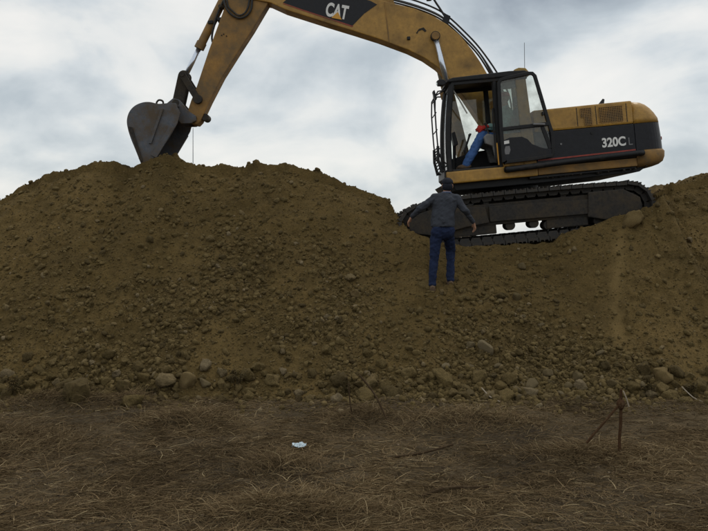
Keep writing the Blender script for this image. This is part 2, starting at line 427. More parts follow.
def mound_base(x, y):
    zone = sstep(0.62, 0.95, x) * (1 - sstep(5.2, 5.5, x))
    yc = 14.5 - 1.0 * zone
    zc = np.interp(x, CREST[:, 0], CREST[:, 1]) * (1 - zone) + np.interp(x, LIP[:, 0], LIP[:, 1]) * zone
    yt = toe_line(x)
    t = (y - yt) / (yc - yt)
    g = np.where(t < 1, np.sign(t) * np.abs(t) ** 1.08, 1.0)
    z = zc * g
    # rounded brow
    z = z - 0.10 * zc / 3.0 * np.exp(-((t - 1) / 0.07) ** 2) * (1 - zone)
    # beyond the brow
    back = np.clip(y - yc - 1.6, 0, None)
    zb = zc - 0.62 * back - 0.03 * np.clip(y - yc, 0, None)
    bench = MZ - 0.03 + (x - MX) * math.tan(TILT)
    bench = bench - 0.55 * np.clip(y - 17.2, 0, None)
    lipfall = sstep(yc + 0.02, yc + 0.16, y)
    zb2 = zc * (1 - lipfall) + bench * lipfall
    zz = np.where(y > yc, zb * (1 - zone) + zb2 * zone, z)
    return np.where(zz < -0.25, -0.25, zz), t, zone
def stony(x, y):
    """how strewn with clods each spot of the slope is, 0..1"""
    _, t, zone = mound_base(x, y)
    low = np.exp(-np.clip(t, 0, 2) / 0.22)
    mid = 0.75 * sstep(-4.3, -3.9, x) * (1 - sstep(-0.6, 0.4, x)) * np.exp(-((t - 0.4) / 0.25) ** 2)
    right = 0.75 * sstep(0.9, 1.8, x) * (1 - sstep(3.2, 4.0, x)) * np.exp(-((t - 0.25) / 0.3) ** 2)
    n = 0.5 + 0.9 * fbm(x, y, 0.9, 3, 21)
    return np.clip((0.95 * low + mid + right + 0.07) * np.clip(n, 0.05, 1.5), 0, 1)
def sandy(x, y):
    _, t, zone = mound_base(x, y)
    c = 3.73 + 0.03 * np.sin(y * 3) + 0.33 * (y - 11.3)
    return np.exp(-((x - c) / 0.10) ** 2) * sstep(0.08, 0.5, t) * (1 - sstep(0.8, 1.0, t)) * (0.7 + 0.5 * fbm(x, y, 0.3, 2, 3))
def mound_z(x, y):
    z, t, zone = mound_base(x, y)
    on = np.clip(t * 6, 0, 1)
    inside = zone * sstep(13.58, 13.7, y)
    st = stony(x, y)
    amp = on * (1 - 0.85 * inside)
    z = z + amp * (0.10 * fbm(x, y, 1.3, 3, 31) + 0.055 * fbm(x, y * 0.45, 0.45, 3, 41) * (1 - 0.4 * zone))
    rough = 0.5 + 0.8 * sstep(-0.2, 0.4, fbm(x, y, 1.1, 3, 77))
    n2 = fbm(x, y, 0.16, 3, 51)
    z = z + amp * rough * (0.030 * n2 + 0.05 * np.clip(n2 - 0.12, 0, 1) + 0.03 * st * n2) * (1 - 0.8 * np.clip(sandy(x, y), 0, 1))
    cl = amp * (1 - inside) * (1 - np.clip(sandy(x, y), 0, 1))
    keep = np.clip(0.10 + 0.9 * st + 0.25 * fbm(x, y, 0.8, 2, 83), 0, 0.85)
    z = z + cl * np.maximum(0.9 * clods_field(x, y, 0.21, 0.03, 0.085, keep * 0.8, 7), 0.9 * clods_field(x + 3.3, y + 1.7, 0.11, 0.02, 0.05, keep, 9))
    z = z + amp * 0.018 * fbm(x, y, 0.06, 2, 61) * (1 - 0.8 * np.clip(sandy(x, y), 0, 1))
    return z
def ground_z(x, y):
    near = np.exp(-((np.hypot(x, y - 7)) / 40) ** 2)
    z = near * (0.07 * fbm(x, y, 1.9, 3, 91) + 0.04 * fbm(x, y, 0.5, 3, 95) + 0.026 * fbm(x, y, 0.15, 3, 97))
    for (tx, ty, rx, ry, h) in TUFTS:
        z = z + h * np.exp(-((x - tx) / rx) ** 2 - ((y - ty) / ry) ** 2)
    return z
TUFTS = [(-3.55, 9.75, 0.62, 0.24, 0.15), (-2.72, 9.85, 0.18, 0.14, 0.09), (-1.9, 8.8, 0.55, 0.3, 0.12), (-0.72, 7.25, 0.3, 0.22, 0.08),
         (1.2, 8.75, 0.7, 0.3, 0.10), (-3.6, 7.9, 0.7, 0.5, 0.10), (0.12, 8.9, 0.32, 0.22, 0.10), (-0.5, 6.0, 0.5, 0.25, 0.09), (2.3, 7.6, 0.6, 0.3, 0.08)]

def grid_mesh(xs, ys, zf, attrs=()):
    X, Y = np.meshgrid(xs, ys); Z = zf(X, Y); nx, ny = len(xs), len(ys)
    co = np.stack([X, Y, Z], -1).reshape(-1, 3)
    idx = np.arange(nx * ny).reshape(ny, nx)
    q = np.stack([idx[:-1, :-1], idx[:-1, 1:], idx[1:, 1:], idx[1:, :-1]], -1).reshape(-1, 4)
    me = fast_mesh(co, q)
    for nm, f in attrs:
        a = me.attributes.new(nm, 'FLOAT', 'POINT'); a.data.foreach_set('value', f(X, Y).ravel().astype(np.float32))
    return me
def fast_mesh(co, faces):
    me = bpy.data.meshes.new('m'); k = faces.shape[1]
    me.vertices.add(len(co)); me.vertices.foreach_set('co', co.astype(np.float32).ravel())
    me.loops.add(faces.size); me.loops.foreach_set('vertex_index', faces.astype(np.int32).ravel())
    me.polygons.add(len(faces)); me.polygons.foreach_set('loop_start', np.arange(0, faces.size, k, dtype=np.int32))
    me.update(calc_edges=True); me.validate()
    me.polygons.foreach_set('use_smooth', np.ones(len(faces), bool))
    return me
def spread(a, b, step, far, grow=1.35):
    mid = list(np.arange(a, b + 1e-6, step)); s = step; lo, hi = [a], [b]
    while lo[-1] > far[0]:
        s *= grow; lo.append(lo[-1] - s)
    s = step
    while hi[-1] < far[1]:
        s *= grow; hi.append(hi[-1] + s)
    return np.array(lo[:0:-1] + mid + hi[1:])

g = obj('ground', grid_mesh(spread(-6.2, 6.2, 0.04, (-900, 900)), spread(4.6, 10.9, 0.035, (-900, 1500)), ground_z), 'ground')
tag(g, 'flat field of dry brown matted ground in front of the mound', 'ground', kind='structure')
mo = obj('soil_mound', grid_mesh(spread(-7.0, 7.2, 0.022, (-15, 15), 1.2), spread(9.75, 14.8, 0.024, (9.4, 21), 1.12), mound_z, (('stony', stony), ('sand', lambda x, y: np.clip(sandy(x, y), 0, 1)))), 'soil')
tag(mo, 'long heap of loose olive brown excavated soil and clods', 'mound', kind='structure')

# ------------------------------------------------------------------ excavator (local frame: x rearwards, y away from camera side, z up)
EX = thing('excavator', (MX, MY, MZ), (0, -TILT, 0))
tag(EX, 'yellow and black tracked excavator standing tilted on top of the soil mound', 'excavator')

# --- tracks
IDX, SPX, AZ, AR = -1.74, 1.83, 0.475, 0.40
def track_path(n):
    """points and tangents round the belt, equally spaced; clockwise seen from the camera side"""
    top = [(x, AZ + AR + 0.03 * math.sin(math.pi * (x - IDX) / (SPX - IDX)) - 0.05 * max(0, (-1.0 - x) / 0.74)) for x in np.linspace(IDX, SPX, 40)]
    right = [(SPX + AR * math.sin(a), AZ + AR * math.cos(a)) for a in np.linspace(0.05, math.pi - 0.05, 40)]
    bot = [(x, AZ - AR - 0.015 * math.sin(math.pi * (x - IDX) / (SPX - IDX))) for x in np.linspace(SPX, IDX, 40)]
    left = [(IDX - (AR - 0.0) * math.sin(a), AZ - 0.025 - (AR - 0.025) * math.cos(a)) for a in np.linspace(0.05, math.pi - 0.05, 40)]
    P = np.array(top + right + bot + left); Q = np.vstack([P, P[:1]])
    s = np.concatenate([[0], np.cumsum(np.hypot(*np.diff(Q, axis=0).T))]); t = np.linspace(0, s[-1], n, endpoint=False)
    p = np.stack([np.interp(t, s, Q[:, 0]), np.interp(t, s, Q[:, 1])], 1)
    p2 = np.stack([np.interp((t + 0.02) % s[-1], s, Q[:, 0]), np.interp((t + 0.02) % s[-1], s, Q[:, 1])], 1)
    return p, np.arctan2(-(p2 - p)[:, 1], (p2 - p)[:, 0]), s[-1] / n
NSHOE = 50
pth, ang, pitch = track_path(NSHOE)
def shoe_mesh(w):
    # triple grouser shoe: x along the belt, z outward
    h = pitch * 0.47
    prof = [(-h, -0.03), (-h, 0.022), (-h + 0.008, 0.048), (-h + 0.02, 0.048), (-h + 0.03, 0.02), (-0.012, 0.02), (-0.006, 0.044), (0.006, 0.044), (0.012, 0.02),
            (h - 0.03, 0.02), (h - 0.02, 0.048), (h - 0.008, 0.048), (h, 0.022), (h, -0.03)]
    bm = prism(prof, -w / 2, w / 2)
    for sy in (-0.15, 0.15):                      # chain links on the inner side
        prism([(-h * 1.1, -0.02), (-h * 1.1, -0.05), (-h * 0.72, -0.115), (h * 0.72, -0.115), (h * 1.1, -0.05), (h * 1.1, -0.02)], sy - 0.022, sy + 0.022, bm=bm)
    cyl_y(0, -0.05, 0.026, -0.12, 0.12, 8, bm)
    me = bpy.data.meshes.new('track_shoe'); bmesh.ops.recalc_face_normals(bm, faces=bm.faces); bm.to_mesh(me); bm.free(); me.materials.append(M['track'])
    return me
SHOE = shoe_mesh(0.60)
for side in (-1.19, 1.19):
    # frame: long box girder with chamfers
    fr = obj('track_frame', prism([(-1.62, 0.40), (-1.62, 0.60), (-1.30, 0.745), (1.35, 0.745), (1.62, 0.66), (1.66, 0.40), (1.35, 0.37), (-1.35, 0.37)], side - 0.20, side + 0.20, 0.02), 'steel_muddy', EX)
    s = -1
    obj('frame_cover', prism([(-1.95, 0.36), (-2.0, 0.52), (-1.90, 0.66), (-1.55, 0.74), (-0.65, 0.70), (-0.60, 0.42), (-1.0, 0.38), (-1.55, 0.28)], side + s * 0.275, side + s * 0.215, 0.012), 'steel_muddy', fr)
    obj('frame_side_plate', prism([(-0.58, 0.43), (-0.58, 0.70), (1.20, 0.66), (1.20, 0.41)], side + s * 0.255, side + s * 0.21, 0.012), 'steel_muddy', fr)
    obj('drive_cover', prism([(1.10, 0.36), (1.14, 0.785), (1.74, 0.785), (2.02, 0.62), (2.05, 0.40), (1.85, 0.28), (1.45, 0.27)], side + s * 0.285, side + s * 0.215, 0.02), 'steel_muddy', fr)
    for x in np.linspace(-1.3, 1.3, 7):
        if (-0.45 < x < 0.35) if side < 0 else (-0.2 < x < 1.1): continue
        obj('track_roller', cyl_y(x, 0.285, 0.08, side - 0.16, side + 0.16, 16, None, 0.01), 'track', fr)
    for x in ((-0.22, 0.19) if side < 0 else (-0.5,)):
        obj('track_roller', cyl_y(x, 0.34, 0.085, side - 0.16, side + 0.16, 18, None, 0.01), 'track', fr)
    obj('roller_guard', box(-1.30, -0.47, side - 0.19, side + 0.19, 0.22, 0.39, 0.02), 'steel_muddy', fr)
    if side < 0: obj('roller_guard', box(0.40, 1.12, side - 0.19, side + 0.19, 0.22, 0.39, 0.02), 'steel_muddy', fr)
    for x in (-0.6, 0.75):
        obj('carrier_roller', cyl_y(x, 0.765, 0.05, side - 0.12, side + 0.12, 16, None, 0.01), 'track', fr)
    obj('idler', cyl_y(IDX, AZ - 0.02, 0.31, side - 0.10, side + 0.10, 32, cyl_y(IDX, AZ - 0.02, 0.14, side - 0.17, side + 0.17, 20), 0.02), 'track', fr)
    bm = cyl_y(SPX, AZ, 0.25, side - 0.17, side + 0.17, 28)
    tp = []
    for k in range(21):
        a = 2 * math.pi * k / 21
        for da, rr in ((-0.10, 0.27), (-0.04, 0.325), (0.04, 0.325), (0.10, 0.27)):
            tp.append((SPX + rr * math.sin(a + da), AZ + rr * math.cos(a + da)))
    prism(tp, side - 0.035, side + 0.035, bm=bm)
    obj('sprocket', bm, 'track', fr)
    for i in range(NSHOE):
        o = bpy.data.objects.new('track_shoe', SHOE); COL.objects.link(o); o.parent = fr
        o.location = (pth[i, 0], side, pth[i, 1]); o.rotation_euler = (0, ang[i], 0)
obj('car_body', prism([(-0.95, 0.5), (-0.75, 0.80), (0.75, 0.80), (0.95, 0.5), (0.7, 0.46), (-0.7, 0.46)], -1.0, 1.0, 0.02), 'steel_muddy', EX)
obj('slew_ring', tube([(0, 0, 0.78), (0, 0, 1.10)], 0.62, 40), 'black', EX)

# --- upper structure
obj('revolving_frame', prism([(-1.16, 1.14), (-1.08, 1.03), (0.5, 1.03), (2.15, 1.07), (2.30, 1.16), (2.30, 1.2), (-1.2, 1.2)], -1.2, 1.2, 0.012), 'black', EX)
bm = prism([(-1.25, 1.36), (-1.255, 1.27), (-1.16, 1.15), (0.34, 1.15), (0.34, 1.36)], -1.36, -0.4, 0.025)
obj('cab_sill', bm, 'yellow', EX)
obj('sill_end_cap', prism([(-1.275, 1.38), (-1.285, 1.25), (-1.18, 1.12), (-1.14, 1.12), (-1.14, 1.148), (-1.168, 1.148), (-1.258, 1.262), (-1.253, 1.38)], -1.365, -0.395, 0.006), 'black', EX)
obj('frame_skirt', prism([(0.345, 1.16), (0.345, 1.29), (2.07, 1.30), (2.07, 1.16)], -1.345, 1.345, 0.015), 'yellow_muddy', EX)
obj('skirt_edge', prism([(0.20, 1.105), (0.20, 1.155), (2.05, 1.155), (2.05, 1.125)], -1.30, 1.30, 0.01), 'black', EX)
HB = obj('engine_housing', prism([(0.345, 1.90), (0.345, 2.285), (2.07, 2.30), (2.07, 1.90)], -1.35, 1.35, 0.035), 'yellow', EX)
LB = obj('side_panel', prism([(0.345, 1.305), (0.345, 1.897), (2.07, 1.897), (2.07, 1.305)], -1.345, 1.345, 0.012), 'black_band', EX)
obj('red_stripe', prism([(0.36, 1.40), (0.36, 1.425), (2.06, 1.455), (2.06, 1.43)], -1.352, -1.346), 'red', LB)
obj('side_step_bar', tube(smooth_path([(-0.20, -1.36, 1.30), (-0.20, -1.44, 1.30), (-0.12, -1.45, 1.30), (1.0, -1.45, 1.345), (2.07, -1.45, 1.375), (2.10, -1.40, 1.375)], 4), 0.052, 12), 'black', EX, True)
for x in (1.10, 1.43, 1.96):
    obj('panel_seam', box(x - 0.006, x + 0.006, -1.353, -1.34, 1.94, 2.26), 'black', HB)
def grille(pts, nb, nh):
    xs = [p[0] for p in pts]; zs = [p[1] for p in pts]
    gp = obj('grille', prism(pts, -1.355, -1.351), 'black', HB)
    x0, x1, z0, z1 = min(xs), max(xs), min(zs), max(zs); bm = bmesh.new()
    for i in range(nb + 1):
        x = x0 + (x1 - x0) * i / nb; lo = z0 if (len(pts) == 4 or x > pts[0][0] - 0.001) else pts[4][1]
        box(x - 0.006, x + 0.006, -1.365, -1.354, lo, z1, 0, bm)
    for i in range(nh + 1):
        z = z0 + (z1 - z0) * i / nh; lo = x0 if (len(pts) == 4 or z >= pts[4][1] - 0.001) else pts[0][0]
        box(lo, x1, -1.366, -1.3535, z - 0.006, z + 0.006, 0, bm)
    obj('grille_bars', bm, 'yellow_muddy', gp)
grille([(1.225, 1.945), (1.345, 1.945), (1.345, 2.235), (1.165, 2.235), (1.165, 2.09), (1.225, 2.09)], 6, 10)
grille([(1.485, 1.965), (1.885, 1.965), (1.885, 2.225), (1.485, 2.225)], 13, 9)
o = obj('lettering', text_mesh('320C', 0.41, 0.165, 0.032), 'white', LB); o.location = (1.49, -1.347, 1.53)
o = obj('lettering', text_mesh('L', 0.07, 0.13, 0.0), 'greyletter', LB); o.location = (1.95, -1.347, 1.535)
obj('latch', cyl_y(1.33, 1.80, 0.022, -1.36, -1.34, 12), 'black', LB)
obj('latch', cyl_y(0.78, 1.66, 0.018, -1.36, -1.34, 12), 'greyletter', LB)
obj('exhaust_stub', tube([(1.77, -0.6, 2.28), (1.78, -0.6, 2.38), (1.83, -0.6, 2.47)], [0.05, 0.05, 0.02], 12), 'black', HB)
obj('bonnet_ridge', prism([(1.60, 2.298), (1.66, 2.335), (2.04, 2.335), (2.06, 2.30)], -0.9, 0.9, 0.008), 'black', HB)

def plan_outline(xm, x0=2.075, yw=1.35, rc=0.30, bulge=0.06, inset=0.0):
    """rear block seen from above: flat front at x0, rounded rear corners"""
    pts = [(x0, -yw + inset)]
    cx, cy = xm - bulge - rc, yw - inset - rc
    for a in np.linspace(-90, 0, 9): pts.append((cx + rc * math.cos(R(a)), -cy + rc * math.sin(R(a))))
    for y in np.linspace(-cy, cy, 9)[1:-1]: pts.append((xm - bulge + bulge * (1 - (y / cy) ** 2), y))
    for a in np.linspace(0, 90, 9): pts.append((cx + rc * math.cos(R(a)), cy + rc * math.sin(R(a))))
    pts.append((x0, yw - inset))
    return pts
def loft(levels):
    bm = bmesh.new(); rings = []
    for z, args in levels:
        rings.append([bm.verts.new((x, y, z)) for x, y in plan_outline(**args)])
    n = len(rings[0])
    for a, b in zip(rings, rings[1:]):
        for k in range(n): bm.faces.new((a[k], a[(k + 1) % n], b[(k + 1) % n], b[k]))
    bm.faces.new(rings[0][::-1]); bm.faces.new(rings[-1])
    return bm
CW = obj('counterweight', loft([(1.432, dict(xm=2.675)), (1.6, dict(xm=2.672)), (1.893, dict(xm=2.65))]), 'black_band', EX, False)
obj('counterweight_top', loft([(1.899, dict(xm=2.65, inset=-0.004)), (1.98, dict(xm=2.64, inset=0.0)), (2.08, dict(xm=2.59, inset=0.02)), (2.16, dict(xm=2.53, inset=0.05, rc=0.27)),
    (2.23, dict(xm=2.45, inset=0.09, rc=0.22)), (2.275, dict(xm=2.36, inset=0.14, rc=0.15)), (2.297, dict(xm=2.25, inset=0.2, rc=0.08))]), 'yellow', CW, True)
obj('counterweight_foot', loft([(1.145, dict(xm=2.50, inset=0.08)), (1.175, dict(xm=2.60, inset=0.03)), (1.22, dict(xm=2.66, inset=-0.012)), (1.30, dict(xm=2.69, inset=-0.03)), (1.39, dict(xm=2.70, inset=-0.03)), (1.428, dict(xm=2.68, inset=-0.01))]), 'yellow_muddy', CW, True)
for y in (-0.95, 0.95):
    obj('tail_lamp', box(2.60, 2.655, y - 0.09, y + 0.09, 1.60, 1.66, 0.01), 'red', CW)
obj('fuel_tank', prism([(-0.70, 1.205), (-0.70, 1.62), (-0.55, 1.80), (0.34, 1.80), (0.34, 1.205)], 0.42, 1.34, 0.03), 'yellow', EX)
obj('boom_mount', prism([(-0.75, 1.2), (-0.72, 1.42), (-0.2, 1.5), (-0.1, 1.78), (0.08, 1.86), (0.24, 1.72), (0.32, 1.2)], -0.30, -0.19, 0.01, prism([(-0.75, 1.2), (-0.72, 1.42), (-0.2, 1.5), (-0.1, 1.78), (0.08, 1.86), (0.24, 1.72), (0.32, 1.2)], 0.29, 0.40, 0.01)), 'yellow_muddy', EX)

# --- mud hanging below the body edge
for i in range(26):
    x = random.uniform(0.3, 2.3); bm = bmesh.new()
    bmesh.ops.create_icosphere(bm, subdivisions=1, radius=random.uniform(0.015, 0.035))
    for v_ in bm.verts: v_.co *= random.uniform(0.7, 1.2)
    o = obj('mud_lump', bm, 'track', EX, True); o.location = (x, random.uniform(-1.30, -1.22), 1.115 if x < 2.05 else 1.15)

# --- cab
Y0, Y1 = -1.36, -0.42
def beam(path, w, d, bm=None):
    """rectangular-section bar through (x, y, z) points: w across, d in y"""
    return tube([Vector(p) for p in path], w * 0.62, 6, bm, flat=d / w)
def a_path(y, dx=0.0): return smooth_path([(-1.17 + dx, y, 1.36), (-1.165 + dx, y, 1.7), (-1.13 + dx, y, 2.13), (-1.07 + dx, y, 2.55), (-1.01 + dx, y, 2.84), (-0.95, y, 2.91)], 3)
bm = bmesh.new()
for y in (Y0 + 0.045, Y1 - 0.03):
    beam(a_path(y), 0.085, 0.07, bm)
    beam([(-0.29, y, 1.36), (-0.27, y, 2.9)], 0.075, 0.06, bm)
    box(-1.0, 0.30, y - 0.035, y + 0.035, 2.845, 2.915, 0.01, bm)
box(-1.2, -1.12, Y0 + 0.03, Y1, 1.365, 1.42, 0.01, bm); box(-1.02, -0.94, Y0 + 0.03, Y1, 2.84, 2.91, 0.01, bm)
CAB = obj('cab', bm, 'black', EX, False)
obj('cab_roof', prism([(-1.10, 2.90), (-1.08, 2.945), (-0.98, 2.975), (0.0, 3.0), (0.26, 2.99), (0.36, 2.95), (0.36, 2.90)], Y0 - 0.02, Y1 + 0.03, 0.02), 'black', CAB)
obj('roof_hatch', prism([(0.10, 2.995), (0.14, 3.06), (0.22, 3.085), (0.34, 3.07), (0.40, 2.99)], -1.15, -0.65, 0.02), 'amber', CAB)
bm = prism([(0.12, 1.365), (0.10, 2.85), (0.28, 2.85), (0.34, 1.365)], Y0 + 0.02, Y0 + 0.10, 0.012)
prism([(0.20, 1.365), (0.20, 2.85), (0.28, 2.85), (0.34, 1.365)], Y1 - 0.08, Y1, 0.012, bm)
box(0.24, 0.335, Y0 + 0.1, Y1 - 0.08, 1.365, 1.95, 0.01, bm)
box(-0.25, 0.125, Y0 + 0.035, Y0 + 0.09, 1.365, 1.93, 0.01, bm)
obj('rear_cab_panel', bm, 'yellow', CAB)
obj('far_cab_panel', prism([(-1.15, 1.365), (-1.14, 1.62), (-0.6, 1.74), (0.2, 1.80), (0.2, 1.365)], Y1 - 0.05, Y1 - 0.01, 0.008), 'black', CAB)
obj('cab_floor', box(-1.15, 0.24, Y0 + 0.05, Y1 - 0.05, 1.365, 1.395), 'rubber', CAB)
bm = bmesh.new(); ap = a_path(0)
for i in range(len(ap) - 1):
    vs_ = [bm.verts.new((ap[i].x - 0.012, Y0 + 0.09, ap[i].z)), bm.verts.new((ap[i].x - 0.012, Y1 - 0.06, ap[i].z)), bm.verts.new((ap[i + 1].x - 0.012, Y1 - 0.06, ap[i + 1].z)), bm.verts.new((ap[i + 1].x - 0.012, Y0 + 0.09, ap[i + 1].z))]
    bm.faces.new(vs_)
bmesh.ops.remove_doubles(bm, verts=bm.verts, dist=0.0005)
obj('windscreen', bm, 'glass', CAB)
obj('side_pane', prism([(-0.24, 1.94), (-0.23, 2.84), (0.11, 2.84), (0.12, 1.94)], Y0 + 0.055, Y0 + 0.061), 'glass', CAB)
obj('side_pane', prism([(-1.10, 1.63), (-0.95, 2.84), (-0.31, 2.84), (-0.32, 1.78)], Y1 - 0.035, Y1 - 0.029), 'glass', CAB)
obj('side_pane', prism([(-0.24, 1.80), (-0.23, 2.84), (0.19, 2.84), (0.19, 1.81)], Y1 - 0.035, Y1 - 0.029), 'glass', CAB)
obj('rear_pane', box(0.262, 0.268, Y0 + 0.11, Y1 - 0.09, 1.96, 2.84), 'glass', CAB)
# inside the cab
ST = obj('driver_seat', box(-0.30, 0.16, -1.12, -0.64, 1.62, 1.74, 0.04, box(-0.18, 0.1, -1.0, -0.76, 1.40, 1.62, 0.02)), 'seat', EX)
obj('seat_back', prism([(0.02, 1.74), (0.14, 2.42), (0.22, 2.42), (0.18, 1.70)], -1.1, -0.66, 0.03), 'seat', ST)
obj('head_rest', prism([(0.12, 2.45), (0.14, 2.62), (0.21, 2.62), (0.20, 2.45)], -1.0, -0.76, 0.03), 'seat', ST)
CN = obj('side_console', prism([(-0.50, 1.80), (-0.52, 1.92), (-0.46, 1.97), (-0.16, 1.90), (-0.14, 1.50), (-0.34, 1.50), (-0.38, 1.74)], -1.26, -1.15, 0.015), 'console', EX)
obj('joystick', tube([(-0.42, -1.20, 1.95), (-0.45, -1.20, 2.10), (-0.47, -1.20, 2.16)], [0.014, 0.014, 0.028], 8), 'rubber', CN)
CN2 = obj('side_console', prism([(-0.50, 1.80), (-0.52, 1.92), (-0.46, 1.97), (-0.16, 1.90), (-0.14, 1.50), (-0.34, 1.50), (-0.38, 1.74)], -0.60, -0.50, 0.015), 'console', EX)
obj('joystick', tube([(-0.42, -0.55, 1.95), (-0.45, -0.55, 2.10), (-0.47, -0.55, 2.16)], [0.014, 0.014, 0.028], 8), 'rubber', CN2)
obj('monitor', prism([(-0.98, 1.86), (-1.00, 2.10), (-0.94, 2.12), (-0.90, 1.88)], -0.72, -0.50, 0.01, tube([(-1.0, -0.6, 1.4), (-0.96, -0.6, 1.9)], 0.03, 8)), 'black', EX)
for y in (-0.95, -0.83):
    obj('travel_lever', tube([(-0.78, y, 1.4), (-0.82, y, 1.75), (-0.72, y, 1.98), (-0.70, y, 2.03)], [0.012, 0.012, 0.012, 0.022], 6), 'black', EX)
obj('sun_visor_bar', tube([(-0.98, -1.2, 2.80), (-0.86, -1.0, 2.66), (-0.72, -0.9, 2.40)], 0.014, 6), 'white', CAB)
obj('grab_bar', tube(smooth_path([(-0.335, -1.30, 1.45), (-0.36, -1.34, 1.52), (-0.345, -1.34, 2.3), (-0.32, -1.30, 2.38)], 3), 0.014, 6), 'black', CAB)
obj('yellow_edge_strip', box(-0.335, -0.318, -1.375, -1.345, 1.40, 1.78), 'logo_yellow', CAB)

# --- open door, swung right back and latched against the cab side
DY = -1.43
outline = [(-0.285, 1.42), (-0.275, 2.0), (-0.245, 2.80), (-0.19, 2.875), (-0.1, 2.895), (0.30, 2.945), (0.39, 2.935), (0.445, 2.87), (0.52, 2.5), (0.60, 2.08), (0.655, 1.84), (0.645, 1.55), (0.60, 1.44), (0.3, 1.415), (-0.2, 1.40)]
bm = bmesh.new(); n = len(outline); cx, cz = 0.16, 2.15
ring = []
for i, (x, z) in enumerate(outline):
    px_, pz_ = outline[i - 1]; nx_, nz_ = outline[(i + 1) % n]
    d = Vector((nx_ - px_, nz_ - pz_)).normalized(); nr = Vector((d.y, -d.x)); w = 0.062
    ring.append(((x, z), (x + nr.x * w, z + nr.y * w)))
quads = []
for i in range(n):
    (a, b), (c, d) = ring[i], ring[(i + 1) % n]
    va = [bm.verts.new((p[0], DY - 0.03, p[1])) for p in (a, c, d, b)]; vb = [bm.verts.new((p[0], DY + 0.02, p[1])) for p in (a, c, d, b)]
    bm.faces.new(va); bm.faces.new(vb[::-1])
    bm.faces.new((va[0], vb[0], vb[1], va[1])); bm.faces.new((va[3], va[2], vb[2], vb[3]))
bmesh.ops.remove_doubles(bm, verts=bm.verts, dist=0.0005)
bevel(bm, 0.012)
DOOR = obj('cab_door', bm, 'black', EX)
obj('door_bar', prism([(-0.24, 1.965), (-0.24, 2.03), (0.575, 2.05), (0.59, 1.985)], DY - 0.035, DY + 0.022, 0.012), 'black', DOOR)
obj('door_panel', prism([(-0.24, 1.45), (-0.24, 1.80), (-0.12, 1.845), (0.10, 1.84), (0.19, 1.79), (0.26, 1.70), (0.42, 1.62), (0.60, 1.58), (0.59, 1.47)], DY - 0.02, DY + 0.015, 0.01), 'black_band', DOOR)
obj('door_post', prism([(0.43, 1.98), (0.50, 1.98), (0.61, 1.60), (0.54, 1.58)], DY - 0.018, DY + 0.013, 0.008), 'black', DOOR)
inner = [r_[1] for r_ in ring]
obj('upper_pane', prism([(-0.22, 2.03), (-0.19, 2.82), (0.33, 2.88), (0.39, 2.84), (0.535, 2.04)], DY - 0.004, DY + 0.002), 'glass', DOOR)
obj('lower_pane', prism([(-0.22, 1.78), (-0.22, 1.97), (0.56, 1.99), (0.58, 1.60), (0.44, 1.60), (0.26, 1.68), (0.19, 1.77), (0.1, 1.82), (-0.1, 1.83)], DY - 0.003, DY + 0.001), 'glass', DOOR)
obj('door_handle', tube([(0.30, DY - 0.06, 2.03), (0.50, DY - 0.06, 2.01)], 0.018, 8), 'greyletter', DOOR)
for z in (2.17, 2.4):
    obj('door_stop', box(0.475, 0.505, DY - 0.06, DY + 0.02, z, z + 0.06, 0.008), 'black', DOOR)
obj('sticker', prism([(-0.235, 1.735), (-0.235, 1.79), (-0.13, 1.80), (-0.13, 1.745)], DY - 0.023, DY - 0.0205), 'white', DOOR)
obj('sticker', prism([(-0.215, 1.56), (-0.23, 1.62), (-0.20, 1.70), (-0.13, 1.70), (-0.12, 1.63), (-0.15, 1.56)], DY - 0.023, DY - 0.0205), 'greyletter', DOOR)

# --- front guard, lamp, mirror, aerial
GD = obj('front_guard', None or tube([(-1.33, -1.18, 1.80), (-1.32, -1.18, 2.72)], 0.012, 6), 'black', EX)
tube_b = bmesh.new()
for y in (-1.24, -0.62):
    obj('guard_rail', tube(smooth_path([(-1.20, y, 1.50), (-1.30, y, 1.62), (-1.335, y, 1.9), (-1.30, y, 2.70), (-1.12, y, 2.78)], 3), 0.013, 6), 'black', GD)
for z in (1.82, 2.12, 2.42, 2.66):
    obj('guard_rung', tube([(-1.325 + (z - 1.9) * 0.03, -1.24, z), (-1.325 + (z - 1.9) * 0.03, -0.62, z)], 0.010, 6), 'black', GD)
bm = bmesh.new()
for i in range(8):
    z = 1.40 + 0.055 * i
    tube([(-1.31 - 0.03 * math.sin(i / 7 * 3.1), -1.26, z), (-1.31 - 0.03 * math.sin(i / 7 * 3.1), -0.60, z)], 0.012, 6, bm)
for y in (-1.26, -0.60):
    tube([(-1.31, y, 1.36), (-1.35, y, 1.6), (-1.335, y, 1.83)], 0.026, 6, bm)
    tube([(-1.31, y, 1.40), (-1.2, y, 1.36)], 0.02, 6, bm)
obj('front_step', bm, 'black', EX)
LM = obj('work_lamp', prism([(-1.24, 2.88), (-1.25, 2.96), (-1.20, 2.985), (-1.12, 2.97), (-1.08, 2.90), (-1.14, 2.87)], -1.30, -1.16, 0.012), 'black', EX)
obj('lamp_lens', box(-1.258, -1.248, -1.285, -1.175, 2.90, 2.95), 'glass', LM)
obj('mirror', prism([(-1.32, 2.62), (-1.345, 2.78), (-1.31, 2.80), (-1.28, 2.64)], -1.34, -1.20, 0.01, tube([(-1.30, -1.27, 2.70), (-1.12, -1.30, 2.80)], 0.012, 6)), 'black', EX)
obj('aerial', tube([(0.50, -0.2, 2.28), (0.515, -0.2, 2.9), (0.58, -0.2, 3.72)], [0.012, 0.006, 0.004], 6), 'rubber', EX)

